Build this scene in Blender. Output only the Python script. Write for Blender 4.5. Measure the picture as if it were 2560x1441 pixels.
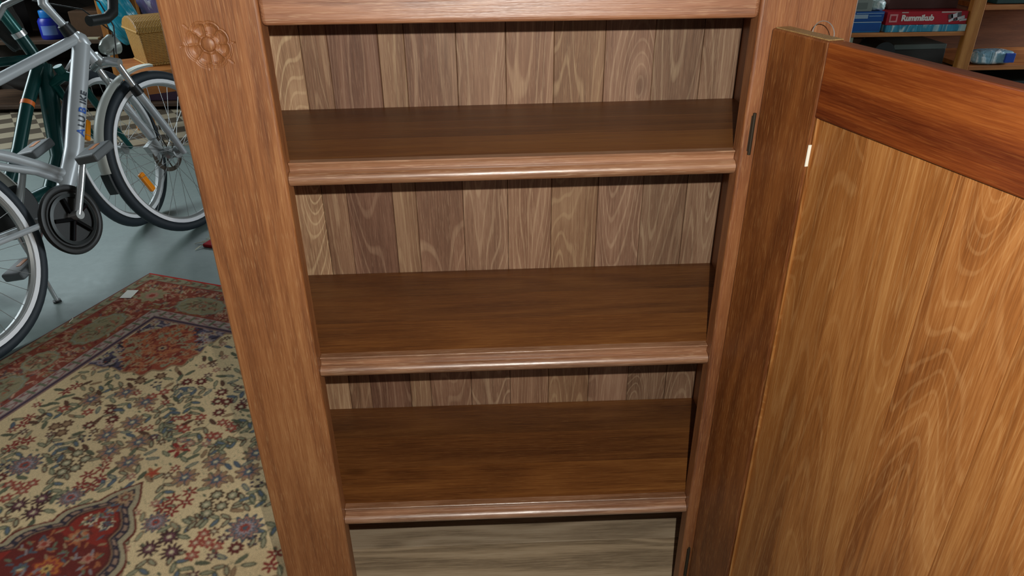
import bpy, math, random
import numpy as np
from mathutils import Vector, Matrix

for o in list(bpy.data.objects): bpy.data.objects.remove(o)
scene = bpy.context.scene
COL = scene.collection
random.seed(7)

# ------------------------------------------------------------------ camera
cam_d = bpy.data.cameras.new('camera'); cam = bpy.data.objects.new('camera', cam_d); COL.objects.link(cam)
cam_d.sensor_width = 36; cam_d.lens = 1797.44/2560*36; cam_d.clip_start = .02
RT = Vector((0.999241, -0.03769, -0.0098)); DN = Vector((-0.026482, -0.473141, -0.880589)); FW = Vector((0.028552, 0.88018, -0.47378))
CP = Vector((0.26605, -0.9129, 1.28834))
cam.matrix_world = Matrix(((RT.x, -DN.x, -FW.x, CP.x), (RT.y, -DN.y, -FW.y, CP.y), (RT.z, -DN.z, -FW.z, CP.z), (0, 0, 0, 1)))
scene.camera = cam

# ------------------------------------------------------------------ world and lights
world = bpy.data.worlds.new('World'); scene.world = world; world.use_nodes = True
bg = world.node_tree.nodes['Background']; bg.inputs[0].default_value = (.78, .86, .86, 1); bg.inputs[1].default_value = .10

def light(name, kind, loc, energy, color, size=None, size_y=None, target=None):
    d = bpy.data.lights.new(name, kind); d.energy = energy; d.color = color
    o = bpy.data.objects.new(name, d); COL.objects.link(o); o.location = loc
    if kind == 'AREA':
        d.shape = 'RECTANGLE'; d.size = size; d.size_y = size_y or size
    elif size is not None: d.shadow_soft_size = size
    if target is not None:
        o.rotation_euler = (Vector(target)-Vector(loc)).to_track_quat('-Z', 'Y').to_euler()
    return o
# the camera's own flash, a little above and to the right of the lens
light('camera_flash', 'POINT', CP + RT*.052 - DN*.052 - FW*.005, 36.0, (1.0, .95, .87), size=.004)
# daylight entering the hall through its windows, from behind and from the left
light('window_daylight_left', 'AREA', (-5.2, 3.2, 2.6), 160, (.86, .96, 1.0), 3.0, 1.8, (-1.2, 2.2, .2))
light('window_daylight_back', 'AREA', (-3.0, 6.5, 2.9), 85, (.80, .94, 1.0), 3.5, 1.5, (.2, 3.0, .2))

light('added_fill_right', 'AREA', (6.2, 2.3, 2.0), 190, (.86, .95, 1.0), 2.4, 1.6, (-1.2, 2.2, .4))  # added fill lamp without a known source, brightens bicycle tubes and tyre stripes

scene.view_settings.view_transform = 'Standard'
scene.view_settings.look = 'None'
scene.view_settings.exposure = 0.0
scene.view_settings.gamma = 1.0
scene.view_settings.use_curve_mapping = False

# ------------------------------------------------------------------ helpers
def lin(c):
    return tuple(((x/255)/12.92 if x/255 <= .04045 else ((x/255+.055)/1.055)**2.4) for x in c)

class MB:
    def __init__(s): s.v = []; s.f = []; s.t = []; s.cur = (1, 1, 1, 0.0)
    def tint(s, r, g=None, b=None, a=0.0):
        if g is None: g = b = r
        s.cur = (r, g, b, a); return s
    def add(s, vs, fs):
        n = len(s.v); s.v += [tuple(v) for v in vs]
        for f in fs: s.f.append(tuple(i+n for i in f)); s.t.append(s.cur)
    def box(s, x0, x1, y0, y1, z0, z1):
        s.add([(x0,y0,z0),(x1,y0,z0),(x1,y1,z0),(x0,y1,z0),(x0,y0,z1),(x1,y0,z1),(x1,y1,z1),(x0,y1,z1)],
              [(0,3,2,1),(4,5,6,7),(0,1,5,4),(1,2,6,5),(2,3,7,6),(3,0,4,7)]); return s
    def obox(s, c, ax, ay, az):                       # oriented box: centre and three half-axis vectors
        c = Vector(c); ax = Vector(ax); ay = Vector(ay); az = Vector(az)
        if ax.cross(ay).dot(az) < 0: ax = -ax
        vs = [c+ax*i+ay*j+az*k for k in (-1, 1) for i, j in ((-1,-1),(1,-1),(1,1),(-1,1))]
        s.add(vs, [(0,3,2,1),(4,5,6,7),(0,1,5,4),(1,2,6,5),(2,3,7,6),(3,0,4,7)]); return s
    def tube(s, pts, r, n=12, cap=True):
        pts = [Vector(p) for p in pts]; rs = r if isinstance(r, (list, tuple)) else [r]*len(pts)
        ring = []; prev = None; vs = []
        for i, p in enumerate(pts):
            d = (pts[min(i+1, len(pts)-1)]-pts[max(i-1, 0)]).normalized()
            if prev is None:
                a = Vector((0,0,1)) if abs(d.z) < .9 else Vector((1,0,0)); x = d.cross(a).normalized()
            else: x = (prev-d*prev.dot(d)).normalized()
            prev = x; y = d.cross(x)
            for k in range(n):
                t = 2*math.pi*k/n; vs.append(p+(x*math.cos(t)+y*math.sin(t))*rs[i])
        fs = []
        for i in range(len(pts)-1):
            for k in range(n):
                a = i*n+k; b = i*n+(k+1) % n; fs.append((a, b, b+n, a+n))
        if cap: fs.append(tuple(reversed(range(n)))); fs.append(tuple(range(len(vs)-n, len(vs))))
        s.add(vs, fs); return s
    def lathe(s, prof, M, n=40, closed=True, a0=0, a1=2*math.pi):
        # profile of (radius, height) turned about the local z axis of M
        full = abs(a1-a0-2*math.pi) < 1e-6; m = n if full else n+1; vs = []
        for k in range(m):
            t = a0+(a1-a0)*k/n
            for r, h in prof: vs.append(M @ Vector((r*math.cos(t), r*math.sin(t), h)))
        q = len(prof); fs = []
        for k in range(n):
            k2 = (k+1) % m
            for j in range(q if closed else q-1):
                j2 = (j+1) % q; fs.append((k*q+j, k2*q+j, k2*q+j2, k*q+j2))
        if not full and closed:
            fs.append(tuple(reversed(range(q)))); fs.append(tuple(range((m-1)*q, m*q)))
        s.add(vs, fs); return s
    def prism(s, poly, d0, d1):                       # closed outline of 3D points, swept between two offset vectors
        n = len(poly); d0 = Vector(d0); d1 = Vector(d1)
        vs = [Vector(p)+d0 for p in poly]+[Vector(p)+d1 for p in poly]
        s.add(vs, [tuple(range(n)), tuple(reversed(range(n, 2*n)))]+[(i, i+n, (i+1) % n+n, (i+1) % n) for i in range(n)]); return s
    def obj(s, name, mat, parent=None, bevel=0, smooth=False, segs=2, mats=None, fix=True):
        me = bpy.data.meshes.new(name); me.from_pydata(s.v, [], s.f); me.update()
        if fix:
            import bmesh
            bm = bmesh.new(); bm.from_mesh(me); 
            lay = bm.faces.layers.float_color.new('tint') if hasattr(bm.faces.layers, 'float_color') else None
            for i, f in enumerate(bm.faces):
                if lay is not None: f[lay] = s.t[i]
            bmesh.ops.recalc_face_normals(bm, faces=bm.faces); bm.to_mesh(me); bm.free()
            if 'tint' not in me.attributes: fix = False
        if not fix and 'tint' not in me.attributes:
            at = me.attributes.new('tint', 'FLOAT_COLOR', 'FACE'); at.data.foreach_set('color', np.array(s.t, dtype=np.float32).ravel())
        if smooth:
            for p in me.polygons: p.use_smooth = True
            me.set_sharp_from_angle(angle=math.radians(38))
        return link(name, me, mat, parent, bevel, segs)

def link(name, me, mat, parent=None, bevel=0, segs=2):
    o = bpy.data.objects.new(name, me); COL.objects.link(o)
    if mat is not None: me.materials.append(mat)
    if parent is not None: o.parent = parent
    if bevel:
        b = o.modifiers.new('bevel', 'BEVEL'); b.width = bevel; b.segments = segs; b.limit_method = 'ANGLE'; b.angle_limit = math.radians(40)
        b.harden_normals = False
    return o
def thing(name, label, cat, M=None, group=None):
    o = bpy.data.objects.new(name, None); COL.objects.link(o); o.empty_display_size = .1
    if M is not None: o.matrix_world = M
    return tag(o, label, cat, group)
def tag(o, label, cat, group=None):
    o['label'] = label; o['category'] = cat
    if group: o['group'] = group
    return o

# ------------------------------------------------------------------ materials
class NT:
    def __init__(s, name):
        s.m = bpy.data.materials.new(name); s.m.use_nodes = True; s.n = s.m.node_tree.nodes; s.l = s.m.node_tree.links
        s.b = s.n['Principled BSDF']
    def node(s, t, **kw):
        n = s.n.new(t)
        for k, v in kw.items(): setattr(n, k, v)
        return n
    def math(s, op, a, b=None, clamp=False):
        n = s.node('ShaderNodeMath', operation=op); n.use_clamp = clamp
        for i, x in enumerate((a, b)):
            if x is None: continue
            if isinstance(x, (int, float)): n.inputs[i].default_value = x
            else: s.l.new(x, n.inputs[i])
        return n.outputs[0]
    def mix(s, f, a, b, mode='MIX'):
        n = s.node('ShaderNodeMix', data_type='RGBA', blend_type=mode)
        for i, x in ((0, f), (6, a), (7, b)):
            if isinstance(x, (int, float)): n.inputs[i].default_value = x
            elif isinstance(x, tuple): n.inputs[i].default_value = (*x[:3], 1)
            else: s.l.new(x, n.inputs[i])
        return n.outputs[2]
    def noise(s, vec, scale, detail=3, rough=.55, dist=0):
        n = s.node('ShaderNodeTexNoise'); n.inputs['Scale'].default_value = scale; n.inputs['Detail'].default_value = detail
        n.inputs['Roughness'].default_value = rough; n.inputs['Distortion'].default_value = dist
        if vec is not None: s.l.new(vec, n.inputs['Vector'])
        return n.outputs[0]
    def map(s, vec, scale=(1,1,1), loc=(0,0,0), rot=(0,0,0)):
        n = s.node('ShaderNodeMapping'); n.inputs['Scale'].default_value = scale; n.inputs['Location'].default_value = loc; n.inputs['Rotation'].default_value = rot
        s.l.new(vec, n.inputs['Vector']); return n.outputs[0]
    def ramp(s, f, stops):
        n = s.node('ShaderNodeValToRGB'); e = n.color_ramp.elements
        while len(e) < len(stops): e.new(.5)
        for i, (p, c) in enumerate(stops): e[i].position = p; e[i].color = (*c, 1) if len(c) == 3 else c
        s.l.new(f, n.inputs[0]); return n.outputs[0]
    def bump(s, h, strength=.3, dist=.001):
        n = s.node('ShaderNodeBump'); n.inputs['Strength'].default_value = strength; n.inputs['Distance'].default_value = dist
        s.l.new(h, n.inputs['Height']); s.l.new(n.outputs[0], s.b.inputs['Normal'])

def plain(name, rgb, rough=.5, metal=0, spec=.5, noise=0, nscale=40):
    t = NT(name); c = lin(rgb); t.b.inputs['Roughness'].default_value = rough; t.b.inputs['Metallic'].default_value = metal
    t.b.inputs['Specular IOR Level'].default_value = spec
    if noise:
        co = t.node('ShaderNodeTexCoord').outputs['Object']; f = t.noise(co, nscale, 4)
        t.l.new(t.mix(f, tuple(x*(1-noise) for x in c), tuple(min(1, x*(1+noise)) for x in c)), t.b.inputs['Base Color'])
    else: t.b.inputs['Base Color'].default_value = (*c, 1)
    return t.m

def wood(name, dark, mid, light_, axis='z', rough=.42, ring=14, ring_amt=.55, pore=.5, spec=.5, pore_col=None, bump=.5, blotch=.6, lines=.0, fine=.55, coat=0, coat_rough=.46, knots=0):
    t = NT(name); d, m, l = lin(dark), lin(mid), lin(light_)
    co = t.node('ShaderNodeTexCoord').outputs['Object']
    at = t.node('ShaderNodeAttribute', attribute_name='tint')
    off = t.node('ShaderNodeCombineXYZ')
    for i, k in enumerate((37.0, 53.0, 91.0)): t.l.new(t.math('MULTIPLY', at.outputs['Alpha'], k), off.inputs[i])
    va = t.node('ShaderNodeVectorMath', operation='ADD'); t.l.new(co, va.inputs[0]); t.l.new(off.outputs[0], va.inputs[1]); v = va.outputs[0]
    def sc(k): return tuple(k if a == axis else 1.0 for a in 'xyz')
    # growth rings: contour lines of a noise stretched along the grain
    g = t.noise(t.map(v, sc(.13)), 9, 1.5, .4, .25)
    if knots:
        # scattered knots: the rings bend around them and their heart is dark
        vo = t.node('ShaderNodeTexVoronoi'); vo.inputs['Scale'].default_value = 5.2; vo.inputs['Randomness'].default_value = 1
        t.l.new(t.map(v, sc(.5)), vo.inputs['Vector']); kd = vo.outputs['Distance']
        bend = t.math('MULTIPLY', t.math('SUBTRACT', .34, kd), 1, clamp=True)
        g = t.math('ADD', g, t.math('MULTIPLY', t.math('POWER', bend, 1.6), 1.5*knots))
        kdark = t.math('MULTIPLY', t.math('MULTIPLY', t.math('SUBTRACT', .11, kd), 14, clamp=True), .75*knots)
    rings = t.math('ADD', t.math('MULTIPLY', t.math('SINE', t.math('MULTIPLY', g, ring*6.283)), .5), .5)
    rings = t.math('POWER', rings, 1.5)
    tone = t.noise(t.map(v, sc(.2)), 7, 3, .6)
    fib = t.noise(t.map(v, sc(.032)), 520, 3, .65)
    fib2 = t.noise(t.map(v, sc(.015)), 150, 3, .55)
    por = t.noise(t.map(v, sc(.04)), 800, 2, .6)
    f = t.math('ADD', t.math('MULTIPLY', rings, ring_amt), t.math('MULTIPLY', t.math('SUBTRACT', fib2, .5), fine))
    f = t.math('ADD', f, t.math('MULTIPLY', t.math('SUBTRACT', fib, .5), 1.3))
    f = t.math('ADD', f, t.math('MULTIPLY', t.math('SUBTRACT', tone, .5), blotch*1.6), )
    f = t.math('ADD', f, (1-ring_amt)*.5, clamp=True)
    col = t.ramp(f, [(0.0, d), (.5, m), (1.0, l)])
    pc = lin(pore_col) if pore_col else tuple(min(1, x*1.9+.03) for x in l)
    patch = t.math('MULTIPLY', t.noise(t.map(v, sc(.3), (3,3,3)), 16, 2), 1.9)
    pm = t.math('MULTIPLY', t.math('MULTIPLY', t.math('MULTIPLY', t.math('SUBTRACT', por, .56), 9, clamp=True), patch, clamp=True), pore, clamp=True)
    col = t.mix(pm, col, pc)
    if lines:
        ln = t.math('MULTIPLY', t.math('SUBTRACT', t.math('SINE', t.math('MULTIPLY', g, ring*6.283*4.6)), .62), 3.0, clamp=True)
        ln = t.math('MULTIPLY', t.math('MULTIPLY', ln, t.math('MULTIPLY', patch, fib)), lines*2, clamp=True)
        col = t.mix(ln, col, pc)
    if knots: col = t.mix(kdark, col, tuple(x*.35 for x in d))
    col = t.mix(1.0, col, at.outputs['Color'], 'MULTIPLY')
    t.l.new(col, t.b.inputs['Base Color'])
    t.l.new(t.math('ADD', t.math('MULTIPLY', fib, .22), rough-.11), t.b.inputs['Roughness'])
    t.b.inputs['Specular IOR Level'].default_value = spec
    t.b.inputs['Coat Weight'].default_value = coat; t.b.inputs['Coat Roughness'].default_value = coat_rough
    h = t.math('ADD', t.math('MULTIPLY', fib, .6), t.math('ADD', t.math('MULTIPLY', fib2, .6), t.math('MULTIPLY', rings, .35)))
    t.bump(h, bump, .0011)
    return t.m

W_STILE = wood('wood_oiled_oak_upright', (118,68,34), (158,99,54), (184,126,76), 'z', .50, 7, .28, .4, pore_col=(214,166,114), bump=.35, spec=.6, coat=.45, coat_rough=.52)
W_RAIL = wood('wood_oiled_oak_crosswise', (112,66,40), (152,98,64), (176,120,84), 'x', .42, 9, .3, .4, pore_col=(208,166,128), bump=.8, spec=.9, coat=.8)
W_BACK = wood('wood_rough_oak_planks', (126,96,76), (158,124,100), (184,152,126), 'z', .55, 7, .35, .35, pore_col=(214,188,156), bump=.5, lines=.34, blotch=.5, knots=.8)
W_SHELF = wood('wood_dark_shelf_board', (92,54,28), (126,79,40), (152,102,54), 'x', .42, 6, .25, .25, pore_col=(180,130,78), bump=.2, knots=.6, blotch=.8)
W_NOSE = wood('wood_shelf_nosing', (120,78,50), (158,110,76), (184,136,102), 'x', .32, 10, .35, .4, pore_col=(224,192,158), bump=.4, spec=1.0, coat=1.0)
W_FLOORB = wood('wood_dusty_floor_board', (146,128,104), (196,174,144), (220,200,170), 'x', .6, 9, .5, .3, pore_col=(214,200,172), bump=.3, knots=.8)
W_DSTILE = wood('wood_dark_door_stile', (80,40,16), (112,62,27), (140,84,40), 'z', .40, 8, .34, .38, pore_col=(190,138,84), bump=.35, knots=1.0)
W_DRAIL = wood('wood_reddish_door_rail', (84,32,8), (116,54,18), (144,76,28), 'x', .38, 8, .5, .2, pore_col=(170,104,50), bump=.3, blotch=.9, knots=.8)
W_DPANEL = wood('wood_honey_door_panel', (120,70,30), (154,98,48), (178,124,70), 'z', .42, 8, .36, .22, pore_col=(212,168,112), bump=.3, blotch=.8, lines=.14, knots=.8)
W_END = wood('wood_pale_end_grain', (120,92,50), (160,128,80), (186,156,104), 'z', .7, 3, .2, .3, bump=.5)
W_DIM = wood('wood_dark_rack_board', (50,34,22), (72,50,32), (90,66,44), 'x', .6, 5, .4, .1, bump=.2)
W_PINE = wood('wood_orange_pine', (150,88,30), (184,116,48), (206,142,72), 'z', .5, 6, .4, .1, bump=.2)
W_PINEX = wood('wood_orange_pine_crosswise', (150,84,34), (180,108,50), (204,136,72), 'x', .5, 6, .4, .1, bump=.2)
W_BOARD = wood('wood_brown_backboard', (96,58,34), (126,80,50), (146,98,64), 'x', .6, 5, .4, .1, bump=.2)

SILVER = plain('silver_paint', (190,196,200), .32, .15, .9)
CHROME = plain('chrome', (215,216,218), .22, .75, .9)
STEEL = plain('dull_steel', (170,174,174), .38, .5, .8)
GREEN = plain('dark_green_paint', (8,62,60), .25, .2)
GREENL = plain('teal_green_paint', (20,88,84), .28, .3)
BLACK = plain('black_plastic', (20,22,22), .45)
RUBBER = plain('tyre_rubber', (34,44,52), .6)
FENDER = plain('silver_plastic', (188,192,186), .4, .1)
CREAM = plain('cream_plastic', (225,220,185), .4)
WHITE = plain('white_reflective_tape', (250,252,255), .45)
AMBER = plain('amber_reflector', (255,150,10), .2)
REDP = plain('red_plastic', (190,40,30), .3)
DARKMETAL = plain('dark_iron', (64,54,42), .5, .5)

# ================================================================== the setting
def floor_mat():
    t = NT('grey_painted_floor'); g = t.node('ShaderNodeNewGeometry').outputs['Position']
    n = t.noise(g, 1.2, 5, .6); n2 = t.noise(g, 30, 4, .7); n3 = t.noise(t.map(g, (1,5,1), rot=(0,0,.5)), 3, 3)
    c = t.mix(n, lin((106,124,122)), lin((134,150,146)))
    c = t.mix(t.math('MULTIPLY', n2, .25), c, lin((104,112,108))); c = t.mix(t.math('MULTIPLY', n3, .3), c, lin((150,160,156)))
    t.l.new(c, t.b.inputs['Base Color']); t.b.inputs['Roughness'].default_value = .42
    t.l.new(t.math('ADD', t.math('MULTIPLY', n2, .3), .3), t.b.inputs['Roughness'])
    return t.m
def tile_mat():
    t = NT('checkered_tiles'); g = t.node('ShaderNodeNewGeometry').outputs['Position']
    v = t.map(g, rot=(0,0,math.radians(-33)))
    ck = t.node('ShaderNodeTexChecker'); ck.inputs['Scale'].default_value = 1/.135
    ck.inputs['Color1'].default_value = (*lin((170,158,134)), 1); ck.inputs['Color2'].default_value = (*lin((74,64,52)), 1)
    t.l.new(v, ck.inputs['Vector']); n = t.noise(g, 6, 4)
    t.l.new(t.mix(t.math('MULTIPLY', n, .35), ck.outputs[0], lin((120,112,94))), t.b.inputs['Base Color']); t.b.inputs['Roughness'].default_value = .5
    return t.m
mb = MB(); mb.add([(-7,-3,0),(7,-3,0),(7,3.42,0),(-7,3.42,0)], [(0,1,2,3)])
mb.add([(-7,3.42,0),(7,3.42,0),(7,7,0),(-7,7,0)], [(0,1,2,3)])
fl = mb.obj('floor', floor_mat(), fix=False); fl.data.materials.append(tile_mat()); fl.data.polygons[1].material_index = 1; fl['kind'] = 'structure'
wallm = plain('dim_plaster', (120,112,98), .9, noise=.15, nscale=3)
w = MB().box(-7,7,7,7.1,0,3.4).obj('wall_back', wallm); w['kind'] = 'structure'
w = MB().box(-7.1,-7,-3,7,0,3.4).obj('wall_left', wallm); w['kind'] = 'structure'
w = MB().box(7,7.1,-3,7,0,3.4).obj('wall_right', wallm); w['kind'] = 'structure'

# ================================================================== the cabinet
cab = thing('cabinet', 'open oak cabinet with a carved flower on its left upright and three shelves inside', 'cabinet')
ZB = .006; ZR = 1.16; ZT = 1.30; WID = .6; DEP = .3003; XL = -.1178; XR = .7193; ST = .028
# left stile with a hole for the carved rosette
RX, RZ, RR = -.0665, 1.1405, .031
mb = MB().tint(1, 1, 1, .11)
# rounded long edges: the stile front is narrowed and joined by quarter rounds
def stile(mb, x0, x1, hole=None, r=.004):
    if hole: 
        xs = [x0+r, hole[0], hole[1], x1-r]; zs = [ZB, hole[2], hole[3], ZT]
        for i in range(3):
            for j in range(3):
                if i == 1 and j == 1: continue
                mb.add([(xs[i],0,zs[j]),(xs[i+1],0,zs[j]),(xs[i+1],0,zs[j+1]),(xs[i],0,zs[j+1])], [(0,1,2,3)])
    else: mb.add([(x0+r,0,ZB),(x1-r,0,ZB),(x1-r,0,ZT),(x0+r,0,ZT)], [(0,1,2,3)])
    prof = [(x1-r+r*math.sin(a), r-r*math.cos(a)) for a in np.linspace(0, math.pi/2, 5)]+[(x1, ST), (x0, ST)]
    prof += [(x0+r-r*math.cos(a), r-r*math.sin(a)) for a in np.linspace(0, math.pi/2, 5)]
    for (ax, ay), (bx, by) in zip(prof[:-1], prof[1:]):
        mb.add([(ax,ay,ZB),(bx,by,ZB),(bx,by,ZT),(ax,ay,ZT)], [(0,1,2,3)])
    n = len(prof); mb.add([(x,y,ZB) for x, y in prof], [tuple(range(n))]); mb.add([(x,y,ZT) for x, y in prof], [tuple(range(n))])
stile(mb, XL, 0, (RX-.037, RX+.037, RZ-.037, RZ+.037))
mb.obj('stile', W_STILE, cab, smooth=True, fix=False)
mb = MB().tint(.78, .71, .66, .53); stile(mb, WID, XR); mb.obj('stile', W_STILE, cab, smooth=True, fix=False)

def rosette():
    N = 150; g = np.linspace(-.037, .037, N); X, Z = np.meshgrid(g, g)
    r = np.hypot(X, Z); th = np.arctan2(Z, X); n = 8; ph = th-math.radians(92)
    k = np.abs(np.cos(ph*n/2+math.pi/2))                # 0 at a notch, 1 at the middle of a petal
    Ro = .0258*(.90+.10*np.power(k, .55))               # lobed outline
    H = np.zeros_like(r)
    inside = r < Ro
    s = np.clip((Ro-r)/.004, 0, 1); 
    bowl = -.0022*np.clip((Ro-r)/.005, 0, 1)*np.clip((r-.0085)/.004, 0, 1)*(.35+.65*np.power(k, .7))*1.35
    H += np.where(inside, bowl, 0)
    rib = .0006*np.exp(-((k-0)/.22)**2)*np.clip((r-.010)/.004, 0, 1); H += np.where(inside, rib-.0006*np.clip((Ro-r)/.003,0,1), 0)
    H += -.0011*np.exp(-((r-Ro-.0008)/.0008)**2)        # scribed outline groove
    H += -.0006*np.exp(-((r-Ro-.0030)/.0006)**2)*(Z < .004)
    dome = .0034*np.sqrt(np.clip(1-(r/.0088)**2, 0, 1)); H = np.where(r < .0088, -.0010+dome, H)
    H += -.0011*np.exp(-((r-.0093)/.0006)**2)
    # stray radial gouge cuts
    for ang, a, b in ((137, .017, .0225), (137, .0265, .0345), (-38, .018, .0235), (-40, .0275, .0355), (-97, .0275, .031), (3, .0285, .033), (184, .0285, .034), (90, .012, .015)):
        t = math.radians(ang); al = X*math.cos(t)+Z*math.sin(t); ac = -X*math.sin(t)+Z*math.cos(t)
        H += -.0013*np.exp(-(ac/.0007)**2)*np.clip((al-a)/.001, 0, 1)*np.clip((b-al)/.001, 0, 1)
    edge = np.minimum(np.minimum(X+.037, .037-X), np.minimum(Z+.037, .037-Z)); H *= np.clip(edge/.001, 0, 1)
    mb = MB().tint(1, 1, 1, .11)
    vs = [(RX+X[j, i], -H[j, i], RZ+Z[j, i]) for j in range(N) for i in range(N)]
    fs = [(j*N+i, j*N+i+1, (j+1)*N+i+1, (j+1)*N+i) for j in range(N-1) for i in range(N-1)]
    mb.add(vs, fs); o = mb.obj('carved_rosette', W_STILE, cab, smooth=False, fix=False)
    for p in o.data.polygons: p.use_smooth = True
    o['label'] = 'carved eight petalled flower with a round boss'
rosette()
# rails, sides, top
MB().tint(1,1,1,.3).box(0, WID, .0008, ST, ZR, ZT).obj('top_rail', W_RAIL, cab, bevel=.006, segs=4)
MB().tint(1,1,1,.4).box(0, WID, .0008, ST, ZB, .058).obj('bottom_rail', W_RAIL, cab, bevel=.003)
MB().tint(.9,.9,.9,.2).box(XL+.012, XL+.034, ST, DEP+.012, ZB, ZT).obj('side_panel', W_STILE, cab, bevel=.001)
MB().tint(.9,.9,.9,.7).box(XR-.034, XR-.012, ST, DEP+.012, ZB, ZT).obj('side_panel', W_STILE, cab, bevel=.001)
MB().tint(1,1,1,.6).box(XL-.02, XR+.02, -.02, DEP+.03, ZT, ZT+.03).obj('top_board', W_RAIL, cab, bevel=.006)
# back panel of separate vertical planks
joints = [XL+.034, -.0305, .0125, .0935, .1355, .2190, .2995, .3785, .4622, .5435, .6235, XR-.034]
tints = [(1.34,1.36,1.22), (.94,.88,.80), (.72,.62,.60), (.94,.90,.80), (.90,.82,.78), (1.04,1.0,.96), (.98,.90,.84), (.94,.88,.76), (.98,.92,.90), (.80,.78,.74), (.86,.84,.80)]
mb = MB()
for i in range(11):
    a, b = joints[i]+.0003, joints[i+1]-.0003; mb.tint(*tints[i], .07+.083*i)
    off = (0, .0012, .0004, .0016, .0003, .0012, 0, .0010, .0004, .0013, .0002)[i]
    n0 = len(mb.v); c = .0010
    y0 = DEP+off; pr = [(a, y0+c), (a+c, y0), (b-c, y0), (b, y0+c), (b, y0+.012), (a, y0+.012)]
    k = len(pr); vs = [(x, y, .04) for x, y in pr]+[(x, y, ZT) for x, y in pr]
    mb.add(vs, [tuple(reversed(range(k))), tuple(range(k, 2*k))]+[(j, (j+1) % k, (j+1) % k+k, j+k) for j in range(k)])
mb.tint(.3,.3,.3,0).box(XL+.034, XR-.034, DEP+.0135, DEP+.016, .04, ZT)
o = mb.obj('back_panel', W_BACK, cab, fix=False); o['label'] = 'back of eleven vertical planks in mixed brown tones'
# shelves: (z of the top, height gain to the right, x of board joints)
def shelf(z, tilt, rnd, deep=DEP):
    y0 = .0165
    mb = MB()
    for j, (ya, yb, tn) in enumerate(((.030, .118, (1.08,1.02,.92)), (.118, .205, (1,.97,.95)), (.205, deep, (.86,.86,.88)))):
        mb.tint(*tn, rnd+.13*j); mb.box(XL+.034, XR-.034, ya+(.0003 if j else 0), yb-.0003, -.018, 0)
    o = mb.obj('shelf', W_SHELF, cab, fix=False)
    o.location = (0, 0, z); o.rotation_euler = (0, -tilt, 0)
    # fine lip, a hollow leaning back under it, then a full bullnose
    pts = [(.0300,0),(y0+.0006,0),(y0,-.0006),(y0,-.0020),(y0+.0008,-.0028),(y0+.0024,-.0060),(y0+.0030,-.0095),(y0+.0026,-.0118),(y0-.0010,-.0124)]
    for a in np.linspace(66, -42, 11): pts.append((y0+.0022-.0128*math.cos(math.radians(a)), -.0214+.0098*math.sin(math.radians(a))))
    pts += [(y0-.0060,-.0296),(y0-.0040,-.0304)]
    pts += [(y0-.001,-.0306),(.0300,-.0306)]
    n = MB(); n.tint(1,1,1,rnd+.5)
    for s0, s1 in ((0.0006, WID-.0006),):
        vs = [(s0, y, zz) for y, zz in pts]+[(s1, y, zz) for y, zz in pts]; k = len(pts)
        n.add(vs, [tuple(range(k)), tuple(reversed(range(k, 2*k)))]+[(i, i+k, (i+1) % k+k, (i+1) % k) for i in range(k)])
    e = n.obj('nosing', W_NOSE, o, smooth=True); e['label'] = 'moulded front edge of the shelf'
    return o
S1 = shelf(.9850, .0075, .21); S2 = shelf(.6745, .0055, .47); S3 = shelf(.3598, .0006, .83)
S1['label'] = 'upper shelf board'; S2['label'] = 'middle shelf board'; S3['label'] = 'lower shelf board'
mb = MB()
for j, (ya, yb, tn) in enumerate(((.029, .10, (.95,.95,.95)), (.10, .205, (1.02,1.0,.96)), (.205, DEP, (.84,.84,.84)))):
    mb.tint(*tn, .15+.21*j); mb.box(XL+.034, XR-.034, ya+.0004, yb-.0004, .036, .054)
o = mb.obj('bottom_board', W_FLOORB, cab, bevel=.0008, fix=False); o['label'] = 'dusty greyish floor boards of the cabinet'
# the open door: local x runs from the hinge outwards, local y is its thickness (away from the inner face)
PHI = math.radians(14.318)
door = None
DH = Vector((.6152, -.0062, 0))
DM = Matrix(((math.sin(PHI), math.cos(PHI), 0, DH.x), (-math.cos(PHI), math.sin(PHI), 0, DH.y), (0,0,1,0), (0,0,0,1)))
DT = .024; Z0 = .06; Z1 = 1.150; DW = .622
mb = MB()
for j, (a, b, tn) in enumerate(((.100,.185,(.92,.90,.86)), (.185,.303,(1.02,1,.96)), (.303,.408,(1.04,1.0,.98)), (.408,.5265,(1.0,.96,.90)))):
    mb.tint(*tn, .19+.23*j); mb.box(a+.0002, b-.0002, .007, .019, .14, 1.075)
door = mb.obj('door', W_DPANEL, cab, bevel=.0005, fix=False); door.matrix_local = DM; door['label'] = 'open door with a honey coloured panel framed in darker wood'
mb = MB().tint(1,1,1,.37).box(.0, .1035, 0, DT, Z0, Z1); mb.obj('door_stile', W_DSTILE, door, bevel=.0025)
mb = MB().tint(1,1,1,.77).box(DW-.1, DW, 0, DT, Z0, Z1); mb.obj('door_stile', W_DSTILE, door, bevel=.0025)
mb = MB().tint(1,1,1,.05).box(.1042, DW-.1002, .0006, DT-.0008, 1.0665, Z1-.0006); mb.obj('door_rail', W_DRAIL, door, bevel=.0015)
mb = MB().tint(1,1,1,.65).box(.1042, DW-.1002, .0006, DT-.0008, Z0, .15); mb.obj('door_rail', W_DRAIL, door, bevel=.0015)
mb = MB().tint(1,1,1,.5).box(.003, .1005, .0035, DT-.001, Z1-.0006, Z1+.0012); e = mb.obj('end_grain', W_END, door, bevel=.0004); e['label'] = 'pale sawn end of the door stile'
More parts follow.
